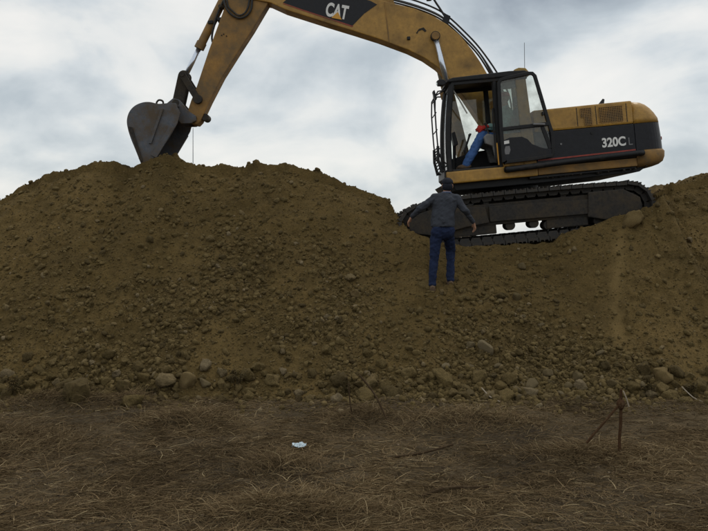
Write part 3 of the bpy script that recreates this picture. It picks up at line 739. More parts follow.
# --- boom
BC = 0.05
boom_low = [(-4.55, 5.05), (-4.1, 4.923), (-3.826, 4.766), (-3.093, 4.454), (-2.561, 4.236), (-2.128, 4.053), (-1.841, 3.916), (-1.60, 3.80), (-1.32, 3.630), (-1.086, 3.435), (-0.90, 3.225), (-0.62, 2.80), (-0.35, 2.30), (-0.18, 1.86), (-0.08, 1.70)]
boom_top = [(0.06, 1.66), (0.16, 1.78), (0.17, 2.1), (0.06, 2.65), (-0.16, 3.22), (-0.261, 3.44), (-0.398, 3.69), (-0.596, 3.98), (-0.826, 4.215), (-1.065, 4.39), (-1.405, 4.565), (-1.86, 4.72), (-2.764, 5.07), (-3.6, 5.37), (-4.3, 5.56), (-4.62, 5.52), (-4.72, 5.3)]
BOOM = obj('boom', prism(boom_low + boom_top, BC - 0.20, BC + 0.20, 0.018), 'yellow', EX)
FY = BC - 0.203
obj('logo_panel', prism([(-3.86, 4.90), (-3.52, 4.745), (-2.60, 4.345), (-2.50, 4.43), (-2.36, 4.55), (-2.10, 4.70), (-2.22, 4.78), (-2.7, 4.96), (-3.4, 5.22)], FY - 0.003, FY + 0.001), 'black_band', BOOM)
obj('logo_stripe', prism([(-3.86, 4.875), (-3.52, 4.72), (-2.60, 4.32), (-2.585, 4.34), (-3.51, 4.735), (-3.855, 4.89)], FY - 0.003, FY + 0.001), 'red', BOOM)
o = obj('lettering', text_mesh('CAT', 0.42, 0.27, 0.035), 'white', BOOM); o.location = (-3.10, FY - 0.004, 4.575); o.rotation_euler = (0, R(16), 0)
o = obj('logo_triangle', prism([(-0.10, 0), (0.10, 0), (0, 0.13)], -0.012, -0.008), 'logo_yellow', BOOM); o.location = (-2.885, FY - 0.004, 4.50); o.rotation_euler = (0, R(16), 0)
obj('pin_boss', cyl_y(-1.075, 3.985, 0.075, BC - 0.34, BC + 0.34, 20, None, 0.012), 'yellow_muddy', BOOM)
obj('bracket', box(-1.60, -1.54, FY - 0.04, FY + 0.01, 3.98, 4.04, 0.01), 'black', BOOM)
obj('foot_pin', cyl_y(0.04, 1.76, 0.07, BC - 0.34, BC + 0.34, 16), 'steel_muddy', BOOM)
obj('weld_patch', prism([(-1.42, 4.10), (-1.36, 4.17), (-1.27, 4.19), (-1.22, 4.12), (-1.25, 4.10), (-1.30, 4.15), (-1.37, 4.13), (-1.40, 4.08)], FY - 0.006, FY + 0.001), 'steel_muddy', BOOM)
obj('weld_seam', prism([(-1.95, 3.985), (-1.93, 3.985), (-1.945, 4.73), (-1.965, 4.73)], FY - 0.005, FY + 0.001), 'yellow_muddy', BOOM)
for y, off in ((BC - 0.10, 0.0), (BC, 0.05), (BC + 0.10, 0.02), (BC - 0.15, 0.09)):
    pp = [(-3.0, y, 5.22 + off * 0.4), (-2.2, y, 4.92 + off * 0.6), (-1.6, y, 4.72 + off), (-1.10, y, 4.50 + off), (-0.80, y, 4.29 + off), (-0.50, y, 3.96 + off), (-0.24, y, 3.62 + off), (-0.05 + off, y, 3.22), (0.14 + off, y, 2.75), (0.25, y, 2.2)]
    obj('hydraulic_hose', tube(smooth_path(pp, 4), 0.017, 6), 'rubber', BOOM, True)
obj('hose_clamp', prism([(-0.92, 4.27), (-0.84, 4.42), (-0.74, 4.36), (-0.80, 4.20)], BC - 0.19, BC + 0.14, 0.01), 'black', BOOM)
obj('hydraulic_hose', tube(smooth_path([(-0.84, BC - 0.16, 4.36), (-0.98, BC - 0.17, 4.62), (-1.10, BC - 0.17, 4.78), (-1.5, BC - 0.12, 4.92), (-2.2, BC - 0.1, 5.05)], 4), 0.02, 6), 'rubber', BOOM, True)
obj('boom_lamp', box(-1.16, -1.06, BC - 0.2, BC - 0.08, 4.70, 4.80, 0.02), 'black', BOOM)
def cylinder(name, p0, p1, frac, r, rr, parent=EX):
    p0, p1 = Vector(p0), Vector(p1); m = p0.lerp(p1, frac); d = (p1 - p0).normalized()
    bm = tube([p0, m - d * 0.12], r, 18); tube([m - d * 0.13, m], r * 1.18, 18, bm); cyl_y(p0.x, p0.z, r * 1.15, p0.y - 0.06, p0.y + 0.06, 16, bm)
    c = obj(name, bm, 'yellow_muddy', parent)
    obj('piston_rod', tube([m - d * 0.02, p1], rr, 16), 'chrome', c, True)
    obj('rod_eye', cyl_y(p1.x, p1.z, r * 1.05, p1.y - 0.05, p1.y + 0.05, 16), 'steel_muddy', c)
    return c
for y in (BC - 0.275, BC + 0.275):
    cylinder('boom_cylinder', (-0.66, y, 1.32), (-1.075, y, 3.985), 0.64, 0.085, 0.052)
cylinder('stick_cylinder', (-1.95, BC, 5.02), (-3.95, BC, 6.15), 0.6, 0.08, 0.05)
obj('cylinder_lug', prism([(-2.3, 4.86), (-1.95, 5.10), (-1.85, 5.06), (-1.75, 4.66)], BC - 0.12, BC + 0.12, 0.01), 'yellow', BOOM)

# --- stick
stick = [(-5.80, 2.80), (-5.88, 2.90), (-5.86, 3.0), (-5.762, 3.227), (-5.624, 3.497), (-5.337, 4.148), (-5.01, 4.833), (-4.75, 5.45), (-4.25, 6.25), (-4.05, 6.33), (-3.90, 6.20), (-3.98, 5.75), (-4.05, 5.25),
         (-4.12, 4.96), (-4.479, 4.464), (-4.714, 4.166), (-5.121, 3.639), (-5.407, 3.194), (-5.62, 2.83), (-5.69, 2.77)]
STK = obj('stick', prism(stick, BC - 0.165, BC + 0.165, 0.015), 'yellow_muddy', EX)
SY = BC - 0.168
for r_ in ((0.0, 0.02), (0.05, 0.018)):
    k = r_[0]
    obj('hydraulic_hose', tube(smooth_path([(-4.96 + k, SY - 0.02, 5.05), (-4.94 + k, SY - 0.03, 4.92), (-4.86 + k * 0.8, SY - 0.035, 4.78 + k), (-4.72, SY - 0.035, 4.69 + k), (-4.58 - k * 0.5, SY - 0.035, 4.71 + k), (-4.47 - k, SY - 0.03, 4.83 + k), (-4.43 - k, SY - 0.02, 5.05)], 4), r_[1], 8), 'rubber', STK, True)
for y in (SY + 0.03, SY + 0.1):
    obj('hydraulic_hose', tube(smooth_path([(-4.95, y, 5.12), (-5.05, y, 4.95), (-5.16, y, 4.74), (-5.20, y, 4.62), (-5.245, y, 4.50), (-5.27, y, 4.36), (-5.25, y, 4.25)], 3), 0.013, 6), 'rubber', STK, True)
obj('pin_boss', cyl_y(-5.622, 3.235, 0.085, BC - 0.25, BC + 0.25, 20, None, 0.01), 'steel_muddy', STK)
obj('pin_boss', cyl_y(-5.765, 2.885, 0.085, BC - 0.26, BC + 0.26, 20, None, 0.01), 'steel_muddy', STK)
obj('pin_boss', cyl_y(-4.42, 5.25, 0.11, BC - 0.24, BC + 0.24, 20, None, 0.01), 'steel_muddy', STK)
obj('end_stop', cyl_y(-5.53, 2.90, 0.07, BC - 0.14, BC + 0.14, 14, None, 0.01), 'steel_muddy', STK)
bm = bmesh.new(); tube([(-4.98, SY + 0.1, 4.93), (-5.06, SY - 0.02, 4.95)], 0.035, 8, bm)
for x, z in ((-5.03, 4.42), (-5.07, 4.40), (-4.98, 4.38)):
    cyl_y(x, z, 0.012, SY - 0.012, SY + 0.01, 8, bm)
obj('fittings', bm, 'steel_muddy', STK)
c = cylinder('bucket_cylinder', (-4.32, BC, 6.22), (-5.865, BC, 3.72), 0.795, 0.082, 0.048)
obj('port_fitting', box(-5.32, -5.22, BC - 0.11, BC + 0.11, 4.66, 4.72, 0.01), 'black', c)
obj('port_fitting', box(-5.14, -5.02, BC - 0.12, BC + 0.12, 4.70, 4.76, 0.01), 'black', c)
def link(name, p0, p1, w, ys, mat):
    bm = bmesh.new()
    for y in ys:
        d = Vector((p1[0] - p0[0], p1[1] - p0[1])).normalized(); nr = Vector((-d.y, d.x)) * w
        pr = []
        a0 = math.atan2(d.y, d.x)
        for k in range(9): a = a0 + math.pi / 2 + math.pi * k / 8; pr.append((p0[0] + w * math.cos(a), p0[1] + w * math.sin(a)))
        for k in range(9): a = a0 - math.pi / 2 + math.pi * k / 8; pr.append((p1[0] + w * math.cos(a), p1[1] + w * math.sin(a)))
        prism(pr, y - 0.03, y + 0.03, 0.008, bm)
    cyl_y(p0[0], p0[1], w * 0.7, min(ys) - 0.05, max(ys) + 0.05, 14, bm)
    return obj(name, bm, mat, EX)
link('idler_link', (-5.865, 3.72), (-5.622, 3.235), 0.06, (BC - 0.215, BC + 0.215), 'steel_muddy')
link('bucket_link', (-5.865, 3.72), (-6.03, 3.20), 0.105, (BC - 0.10, BC + 0.10), 'steel_muddy')

# --- bucket
back = smooth_path([(-5.97, 0, 3.135), (-6.12, 0, 3.145), (-6.286, 0, 3.150), (-6.43, 0, 3.195), (-6.57, 0, 3.200), (-6.72, 0, 3.150), (-6.83, 0, 3.045), (-6.885, 0, 2.90), (-6.88, 0, 2.74), (-6.84, 0, 2.55), (-6.785, 0, 2.37), (-6.70, 0, 2.08)], 4)
bp = [(p.x, p.z) for p in back]
B0, B1 = BC - 0.57, BC + 0.57
bm = bmesh.new()
inn = []
for i, p in enumerate(bp):
    a, b = bp[max(i - 1, 0)], bp[min(i + 1, len(bp) - 1)]; d = Vector((b[0] - a[0], b[1] - a[1])).normalized(); inn.append((p[0] - d.y * 0.03, p[1] + d.x * 0.03))
prism(bp + inn[::-1], B0, B1, 0, bm)
BK = obj('bucket', bm, 'bucket', EX)
sidep = bp + [(-6.56, 2.10), (-6.45, 2.17), (-6.35, 2.26), (-6.13, 2.53), (-5.97, 2.76), (-5.90, 2.95)]
for y0, y1 in ((B0 - 0.022, B0 + 0.008), (B1 - 0.008, B1 + 0.022)):
    obj('side_plate', prism(sidep, y0, y1, 0.004), 'bucket', BK)
    ym = y0 if y0 < 0 else y1
    s = -1 if y0 < 0 else 1
    ya, yb = sorted((ym + s * 0.001, ym + s * 0.035))
    obj('side_rib', prism([(-6.235, 3.06), (-6.19, 3.04), (-6.47, 2.43), (-6.52, 2.44)], ya, yb, 0.006), 'bucket', BK)
    obj('side_cutter', prism([(-6.40, 2.16), (-6.02, 2.68), (-6.08, 2.75), (-6.50, 2.22)], ya, yb - 0.01 if s < 0 else yb, 0.006), 'bucket', BK)
    obj('wear_plate', prism([(-6.86, 2.78), (-6.79, 2.76), (-6.66, 2.14), (-6.69, 2.10)], ya, yb - 0.008, 0.005), 'steel_muddy', BK)
for y in (BC - 0.235, BC + 0.235):
    obj('ear', prism([(-6.35, 3.13), (-6.22, 3.19), (-6.07, 3.29), (-5.96, 3.25), (-5.80, 3.02), (-5.68, 2.92), (-5.68, 2.83), (-5.78, 2.79), (-5.97, 2.80), (-6.1, 3.0)], y - 0.035, y + 0.035, 0.01), 'bucket', BK)
obj('link_pin', cyl_y(-6.03, 3.20, 0.06, BC - 0.29, BC + 0.29, 16), 'steel_muddy', BK)
obj('lifting_eye', tube(smooth_path([(-6.36, BC - 0.3, 3.15), (-6.38, BC - 0.3, 3.22), (-6.33, BC - 0.3, 3.27), (-6.26, BC - 0.3, 3.24), (-6.26, BC - 0.3, 3.15)], 4), 0.018, 8), 'steel_muddy', BK)
for y in np.linspace(B0 + 0.07, B1 - 0.07, 5):
    obj('tooth', prism([(-6.75, 2.20), (-6.66, 2.22), (-6.62, 1.94), (-6.645, 1.92)], y - 0.05, y + 0.05, 0.01), 'bucket', BK)

# ------------------------------------------------------------------ people
def ell(c, r, mat, rot=(0, 0, 0)): return ('e', Vector(c), Vector(r), Euler(rot).to_matrix(), mat)
def lft(rings, mat): return ('l', [(Vector(c), rx, ry) for c, rx, ry in rings], mat)
def cap(p0, r0, p1, r1, mat): return ('c', Vector(p0), r0, Vector(p1), r1, mat)
def blob(name, prims, mats, parent, voxel=0.007, smooth_it=6):
    """one continuous surface through all the pieces (voxel union, then smoothed); faces take the material of the nearest piece"""
    bm = bmesh.new()
    for p in prims:
        b2 = bmesh.new()
        if p[0] == 'e':
            bmesh.ops.create_uvsphere(b2, u_segments=20, v_segments=12, radius=1)
            for v_ in b2.verts: v_.co = p[1] + p[3] @ Vector((v_.co.x * p[2].x, v_.co.y * p[2].y, v_.co.z * p[2].z))
        elif p[0] == 'l':
            cs = [q[0] for q in p[1]]; rg = []
            for (c_, rx, ry) in p[1]:
                rg.append([b2.verts.new(c_ + Vector((rx * math.cos(2 * math.pi * s / 28), ry * math.sin(2 * math.pi * s / 28), 0))) for s in range(28)])
            for u, w in zip(rg, rg[1:]):
                for s in range(28): b2.faces.new((u[s], u[(s + 1) % 28], w[(s + 1) % 28], w[s]))
            b2.faces.new(rg[0][::-1]); b2.faces.new(rg[-1])
        else:
            _, a, ra, b, rb, _m = p
            d = (b - a).normalized(); q = d.to_track_quat('Z', 'Y').to_matrix(); L = (b - a).length; rows = []
            for k in range(5): t = math.pi / 2 * (1 - k / 5); rows.append((-ra * math.sin(t), ra * math.cos(t)))
            rows.append((0, ra)); rows.append((L, rb))
            for k in range(1, 6): t = math.pi / 2 * k / 5; rows.append((L + rb * math.sin(t), rb * math.cos(t)))
            rg = [[b2.verts.new(a + q @ Vector((max(r_, 1e-4) * math.cos(2 * math.pi * s / 14), max(r_, 1e-4) * math.sin(2 * math.pi * s / 14), h))) for s in range(14)] for h, r_ in rows]
            for u, w in zip(rg, rg[1:]):
                for s in range(14): b2.faces.new((u[s], u[(s + 1) % 14], w[(s + 1) % 14], w[s]))
            b2.faces.new(rg[0][::-1]); b2.faces.new(rg[-1])
        merge(bm, b2)
    o = obj(name, bm, None, parent)
    md = o.modifiers.new('r', 'REMESH'); md.mode = 'VOXEL'; md.voxel_size = voxel
    sm = o.modifiers.new('s', 'SMOOTH'); sm.factor = 0.5; sm.iterations = smooth_it
    bpy.context.view_layer.update()
    me = bpy.data.meshes.new_from_object(o.evaluated_get(bpy.context.evaluated_depsgraph_get()))
    o.modifiers.clear(); o.data = me; me.name = name
    me.materials.clear()
    for m_ in mats: me.materials.append(M[m_])
    nf = len(me.polygons); ctr = np.empty(nf * 3, np.float32); me.polygons.foreach_get('center', ctr); ctr = ctr.reshape(-1, 3)
    best = np.full(nf, 1e9); idx = np.zeros(nf, np.int32)
    for p in prims:
        if p[0] == 'e':
            q = (ctr - np.array(p[1])) @ np.array(p[3]); rr = np.array(p[2]); k = np.linalg.norm(q / rr, axis=1); dist = (k - 1) * rr.min()
        elif p[0] == 'l':
            zz = np.array([q[0].z for q in p[1]]); f_ = lambda v2: np.interp(ctr[:, 2], zz, v2)
            ex = (ctr[:, 0] - f_([q[0].x for q in p[1]])) / f_([q[1] for q in p[1]]); ey = (ctr[:, 1] - f_([q[0].y for q in p[1]])) / f_([q[2] for q in p[1]])
            dist = (np.hypot(ex, ey) - 1) * f_([q[2] for q in p[1]]) + 10 * np.clip(zz[0] - ctr[:, 2], 0, None) + 10 * np.clip(ctr[:, 2] - zz[-1], 0, None)
        else:
            a, b = np.array(p[1]), np.array(p[3]); ab = b - a; t = np.clip(((ctr - a) @ ab) / (ab @ ab), 0, 1)
            dist = np.linalg.norm(ctr - (a + t[:, None] * ab), axis=1) - (p[2] * (1 - t) + p[4] * t)
        sel = dist < best; best[sel] = dist[sel]; idx[sel] = mats.index(p[-1])
    nv = len(me.vertices); co = np.empty(nv * 3, np.float32); me.vertices.foreach_get('co', co); co = co.reshape(-1, 3); nr = np.empty(nv * 3, np.float32); me.vertices.foreach_get('normal', nr); nr = nr.reshape(-1, 3)
    clothv = np.zeros(nv, np.float32); lp = np.empty(len(me.loops), np.int32); me.loops.foreach_get('vertex_index', lp); tot = np.empty(nf, np.int32); me.polygons.foreach_get('loop_total', tot)
    isc = np.array([m_ not in ('skin', 'shoe') for m_ in mats]); clothv[lp[np.repeat(isc[idx], tot)]] = 1
    fold = fbm(co[:, 0] * 1.2 + co[:, 1] * 0.7, co[:, 2] * 1.5 + co[:, 0] * 0.6, 0.11, 2, 171) * 0.011 + fbm(co[:, 0] - co[:, 1], co[:, 2] * 2.2 - co[:, 0], 0.07, 2, 173) * 0.006
    co = co + nr * (fold * clothv)[:, None]; me.vertices.foreach_set('co', co.ravel()); me.update()
    me.polygons.foreach_set('material_index', idx); me.polygons.foreach_set('use_smooth', [True] * nf)
    return o

def hand(wrist, palm_dir, side_dir, curl_dir, mat, s=1.0):
    """palm, four unequal bent fingers and a thumb leaving the side of the palm"""
    w, d, sd, cd = Vector(wrist), Vector(palm_dir).normalized(), Vector(side_dir).normalized(), Vector(curl_dir).normalized()
    out = []
    pe = w + d * 0.085 * s
    for k in range(4):
        off = sd * (0.031 - 0.0205 * k) * s
        out.append(cap(w + off * 0.6 + d * 0.01, 0.017 * s, pe + off, 0.0135 * s, mat))
        ln = (0.070, 0.080, 0.074, 0.056)[k] * s
        k1 = pe + off + (d * 0.85 + cd * 0.35).normalized() * ln * 0.5
        k2 = k1 + (d * 0.5 + cd * 0.75).normalized() * ln * 0.5
        out.append(cap(pe + off, 0.0105 * s, k1, 0.0095 * s, mat)); out.append(cap(k1, 0.0095 * s, k2, 0.008 * s, mat))
    t0 = w + d * 0.025 * s + sd * 0.028 * s; t1 = t0 + (sd * 0.75 + d * 0.6 + cd * 0.2).normalized() * 0.04 * s; t2 = t1 + (d * 0.85 + cd * 0.4 + sd * 0.1).normalized() * 0.03 * s
    out.append(cap(t0, 0.015 * s, t1, 0.012 * s, mat)); out.append(cap(t1, 0.012 * s, t2, 0.009 * s, mat))
    return out

def head(c, fwd, mat, s=1.0):
    """skull, jaw, nose, ears, brow; fwd is where the face looks"""
    c = Vector(c); f = Vector(fwd).normalized(); up = Vector((0, 0, 1)); rt = f.cross(up).normalized(); up = rt.cross(f)
    rot = Matrix((rt, f, up)).transposed().to_euler()
    out = [ell(c + up * 0.022 * s, (0.074 * s, 0.093 * s, 0.098 * s), mat, rot), ell(c + f * 0.03 * s - up * 0.055 * s, (0.055 * s, 0.062 * s, 0.062 * s), mat, rot),
           cap(c + f * 0.092 * s + up * 0.01 * s, 0.010 * s, c + f * 0.112 * s - up * 0.025 * s, 0.015 * s, mat),
           ell(c + f * 0.082 * s - up * 0.062 * s, (0.026 * s, 0.014 * s, 0.010 * s), mat, rot)]
    for sg in (-1, 1):
        out.append(ell(c + rt * 0.077 * sg * s - up * 0.005 * s, (0.012 * s, 0.022 * s, 0.034 * s), mat, rot))
        out.append(ell(c + f * 0.078 * s + rt * 0.030 * sg * s + up * 0.028 * s, (0.022 * s, 0.012 * s, 0.008 * s), mat, rot))
    return out, (c, f, rt, up)
def eyes(frame, parent, s=1.0):
    c, f, rt, up = frame
    for sg in (-1, 1):
        bm = bmesh.new(); bmesh.ops.create_uvsphere(bm, u_segments=10, v_segments=8, radius=0.012 * s)
        o = obj('eye', bm, 'rubber', parent, True); o.location = c + f * 0.080 * s + rt * 0.031 * sg * s + up * 0.006 * s

# walker: stands on the slope with his back to us, climbing towards the machine
PX, PY = 1.183, 12.08
PZ = float(mound_z(np.array([PX]), np.array([PY]))[0])
WK = thing('person', (PX, PY, PZ)); WK.scale = (1.02, 1.02, 1.02)
tag(WK, 'person in grey sweater, blue jeans and dark cap climbing the slope, seen from behind', 'person')
def P(px, py, y=0.0): return ((px - 432) / 65, y, (286 - py) / 65)     # local metres, from the left heel
ryf = 0.24
rz = float(mound_z(np.array([PX + 0.30]), np.array([PY + ryf]))[0]) - PZ
lank, rank = Vector((0.0, 0.02, 0.085)), Vector((0.295, ryf, rz + 0.085))
lkn, rkn = Vector((0.035, 0.09, 0.47)), Vector((0.315, 0.36, 0.575))
lhip, rhip = Vector((0.085, 0.15, 0.855)), Vector((0.255, 0.17, 0.865))
pel = Vector((0.17, 0.16, 0.89)); wai = Vector((0.175, 0.17, 1.06)); che = Vector((0.20, 0.20, 1.25)); nek = Vector((0.235, 0.235, 1.44)); hed = Vector((0.253, 0.265, 1.555))
lsh, rsh = Vector((0.05, 0.20, 1.365)), Vector((0.375, 0.205, 1.365))
lel, rel = Vector((-0.155, 0.17, 1.215)), Vector((0.505, 0.15, 1.185)); lwr, rwr = Vector((-0.275, 0.27, 1.095)), Vector((0.635, 0.26, 1.02))
SW, JN, SK, SH = 'sweater', 'jeans', 'skin', 'shoe'
hp, hframe = head(hed, (0.12, 1, 0.05), SK)
prims = [
    ell(pel + Vector((0, -0.01, -0.03)), (0.178, 0.125, 0.125), JN), ell(lhip + Vector((0.005, -0.045, 0.0)), (0.098, 0.095, 0.115), JN), ell(rhip + Vector((-0.005, -0.045, 0.0)), (0.098, 0.095, 0.115), JN),
    cap(lhip, 0.098, lkn, 0.070, JN), cap(lkn, 0.070, lank, 0.056, JN), cap(rhip, 0.098, rkn, 0.072, JN), cap(rkn, 0.072, rank, 0.056, JN),
    ell(lank + Vector((0, -0.012, -0.005)), (0.062, 0.068, 0.04), JN), ell(rank + Vector((0, -0.012, -0.005)), (0.062, 0.068, 0.04), JN),
    lft([(pel + Vector((0, -0.012, 0.045)), 0.176, 0.134), (pel + Vector((0, -0.012, 0.06)), 0.182, 0.140), (wai + Vector((0, -0.008, -0.03)), 0.180, 0.138), (wai + Vector((0.004, -0.005, 0.06)), 0.174, 0.130),
         (che + Vector((-0.005, -0.008, -0.05)), 0.182, 0.132), (che + Vector((0, -0.005, 0.03)), 0.192, 0.130), (che + Vector((0.006, -0.003, 0.09)), 0.188, 0.118), (che + Vector((0.012, 0.0, 0.14)), 0.15, 0.098), (che + Vector((0.02, 0.01, 0.18)), 0.085, 0.07)], SW),
    cap(lsh, 0.072, che + Vector((0.02, 0, 0.12)), 0.09, SW), cap(rsh, 0.072, che + Vector((0, 0, 0.12)), 0.09, SW), cap(che + Vector((0.01, 0.01, 0.12)), 0.09, nek + Vector((0, 0, -0.02)), 0.058, SW),
    cap(lsh, 0.068, lel, 0.052, SW), cap(lel, 0.052, lwr, 0.038, SW), cap(rsh, 0.068, rel, 0.052, SW), cap(rel, 0.052, rwr, 0.038, SW),
    cap(nek, 0.052, hed + Vector((0, -0.01, -0.03)), 0.055, SK)] + hp
prims += hand(lwr + (lwr - lel).normalized() * 0.03, (-0.45, 0.25, -0.85), (0.3, 0.9, 0.1), (0.5, 0.5, -0.3), SK)
prims += hand(rwr + (rwr - rel).normalized() * 0.03, (0.22, 0.15, -0.95), (-0.2, 0.95, 0.1), (-0.6, 0.5, -0.2), SK)
body = blob('body', prims, [SW, JN, SK], WK, 0.0065, 5)
eyes(hframe, WK)
def shoe(at, pitch_x):
    bm = bmesh.new()
    for y, hw, h in ((-0.075, 0.036, 0.075), (-0.03, 0.041, 0.085), (0.03, 0.043, 0.07), (0.09, 0.048, 0.05), (0.15, 0.045, 0.042), (0.185, 0.03, 0.03)):
        vs2 = [bm.verts.new(v_) for v_ in ((-hw, y, 0), (-hw * 1.05, y, 0.02), (-hw * 0.8, y, h * 0.8), (0, y, h), (hw * 0.8, y, h * 0.8), (hw * 1.05, y, 0.02), (hw, y, 0))]
        bm.verts.ensure_lookup_table()
    k = 7; vv = list(bm.verts)
    for i in range(5):
        for j in range(k): bm.faces.new((vv[i * k + j], vv[i * k + (j + 1) % k], vv[(i + 1) * k + (j + 1) % k], vv[(i + 1) * k + j]))
    bm.faces.new(vv[:k]); bm.faces.new(vv[-k:])
    bevel(bm, 0.008, 2, 25)
    o = obj('shoe', bm, 'shoe', WK, True); o.location = at; o.rotation_euler = (pitch_x, 0, 0)
shoe((0.0, 0.0, 0.0), R(14)); shoe((rank.x, rank.y - 0.02, rank.z - 0.085), R(14))
# flat cap with peak, hair at the nape, collar
bm = bmesh.new(); bmesh.ops.create_uvsphere(bm, u_segments=24, v_segments=14, radius=1)
for v_ in list(bm.verts):
    if v_.co.z < -0.08: v_.co.z = -0.08 + (v_.co.z + 0.08) * 0.05
    v_.co = Vector((v_.co.x * 0.088, v_.co.y * 0.107, v_.co.z * 0.082))
o = obj('cap', bm, 'cap', WK, True); o.location = hed + Vector((0.0, 0.0, 0.045)); o.rotation_euler = (R(4), 0, R(-7))
bm = tube(smooth_path([(-0.075, 0.06, 0), (-0.06, 0.125, -0.006), (0, 0.152, -0.01), (0.06, 0.125, -0.006), (0.075, 0.06, 0)], 4), 0.022, 8, flat=0.3)
o = obj('cap_peak', bm, 'cap', WK, True); o.location = hed + Vector((0.0, 0.0, 0.048)); o.rotation_euler = (R(-4), 0, R(-7))
bm = bmesh.new(); bmesh.ops.create_uvsphere(bm, u_segments=18, v_segments=10, radius=1)
for v_ in bm.verts: v_.co = Vector((v_.co.x * 0.082, v_.co.y * 0.068, v_.co.z * 0.075))
o = obj('hair', bm, 'cap', WK, True); o.location = hed + Vector((-0.004, -0.042, -0.012))
bm = tube([Vector((0.066 * math.cos(a), 0.066 * math.sin(a) * 0.95, 0.004 * math.sin(a))) for a in np.linspace(0, 2 * math.pi, 22)], 0.014, 8)
o = obj('collar', bm, 'collar', WK, True); o.location = nek + Vector((0.0, 0.0, 0.005)); o.rotation_euler = (R(-14), 0, 0)

# operator in the cab (built in the machine's own frame)
OP = thing('person', (MX, MY, MZ), (0, -TILT, 0))
tag(OP, 'person in pale teal shirt, red cap and blue trousers seated behind the cab door glass', 'person')
oy = -0.88
hd = Vector((-0.03, oy, 2.60)); ohp, oframe = head(hd, (-1, -0.15, -0.1), 'skin')
OT, OJ, OR_ = 'teal_shirt', 'op_jeans', 'red_cloth'
khL, khR = Vector((-0.50, oy - 0.16, 1.98)), Vector((-0.47, oy + 0.15, 1.97))
prims = [ell((-0.05, oy, 1.86), (0.14, 0.18, 0.12), OJ), cap((-0.06, oy - 0.10, 1.85), 0.095, khL, 0.075, OJ), cap((-0.06, oy + 0.10, 1.85), 0.095, khR, 0.072, OJ),
    cap(khL, 0.088, (-0.84, oy - 0.16, 1.50), 0.072, OJ), cap(khR, 0.070, (-0.82, oy + 0.14, 1.50), 0.055, OJ),
    ell((-0.03, oy, 2.02), (0.12, 0.17, 0.14), OT), ell((-0.01, oy, 2.22), (0.125, 0.185, 0.19), OT), ell((-0.01, oy, 2.32), (0.11, 0.19, 0.10), OT), cap((-0.01, oy, 2.38), 0.085, (-0.02, oy, 2.46), 0.055, OT),
    cap((-0.02, oy, 2.44), 0.052, (-0.03, oy, 2.56), 0.055, 'skin'),
    cap((0.0, oy - 0.18, 2.34), 0.065, (-0.08, oy - 0.26, 2.10), 0.05, OT), cap((-0.08, oy - 0.26, 2.10), 0.05, (-0.38, oy - 0.22, 2.12), 0.038, OT),
    cap((0.0, oy + 0.18, 2.34), 0.065, (-0.08, oy + 0.26, 2.10), 0.05, OT), cap((-0.08, oy + 0.26, 2.10), 0.05, (-0.38, oy + 0.28, 2.15), 0.038, OT)] + ohp
prims += hand((-0.40, oy - 0.22, 2.12), (-1, 0.1, -0.25), (0, 0.8, 0.4), (-0.2, 0.1, -0.9), OR_, 1.25)
prims += hand((-0.40, oy + 0.28, 2.15), (-1, 0.0, -0.1), (0, -0.8, 0.4), (-0.2, 0, -0.9), 'skin')
prims += [ell((-0.88, oy - 0.16, 1.445), (0.13, 0.05, 0.045), 'shoe'), ell((-0.86, oy + 0.14, 1.445), (0.13, 0.05, 0.045), 'shoe')]
blob('body', prims, [OT, OJ, 'skin', OR_, 'shoe'], OP, 0.008, 4)
eyes(oframe, OP)
bm = bmesh.new(); bmesh.ops.create_uvsphere(bm, u_segments=20, v_segments=12, radius=1)
for v_ in list(bm.verts):
    if v_.co.z < -0.08: v_.co.z = -0.08 + (v_.co.z + 0.08) * 0.05
    v_.co = Vector((v_.co.x * 0.108, v_.co.y * 0.088, v_.co.z * 0.085))
o = obj('cap', bm, 'red_cloth', OP, True); o.location = hd + Vector((0, 0, 0.045))
bm = prism([(-0.09, -0.005), (-0.18, -0.02), (-0.18, -0.012), (-0.09, 0.012)], -0.055, 0.055, 0.004)
o = obj('cap_peak', bm, 'red_cloth', OP, True); o.location = hd + Vector((0, 0, 0.045))
bm = bmesh.new(); bmesh.ops.create_icosphere(bm, subdivisions=2, radius=0.085)
for v_ in bm.verts: v_.co = v_.co * (1 + 0.22 * math.sin(v_.co.x * 60) * math.cos(v_.co.z * 50)); v_.co.z *= 0.8
o = obj('red_rag', bm, 'red_cloth', None, True); o.parent = None
o.matrix_world = Matrix.Translation((MX, MY, MZ)) @ Euler((0, -TILT, 0)).to_matrix().to_4x4() @ Matrix.Translation((-0.53, oy - 0.17, 2.08))
tag(o, 'crumpled red rag resting on the seated operator\'s knee in the cab opening', 'rag')

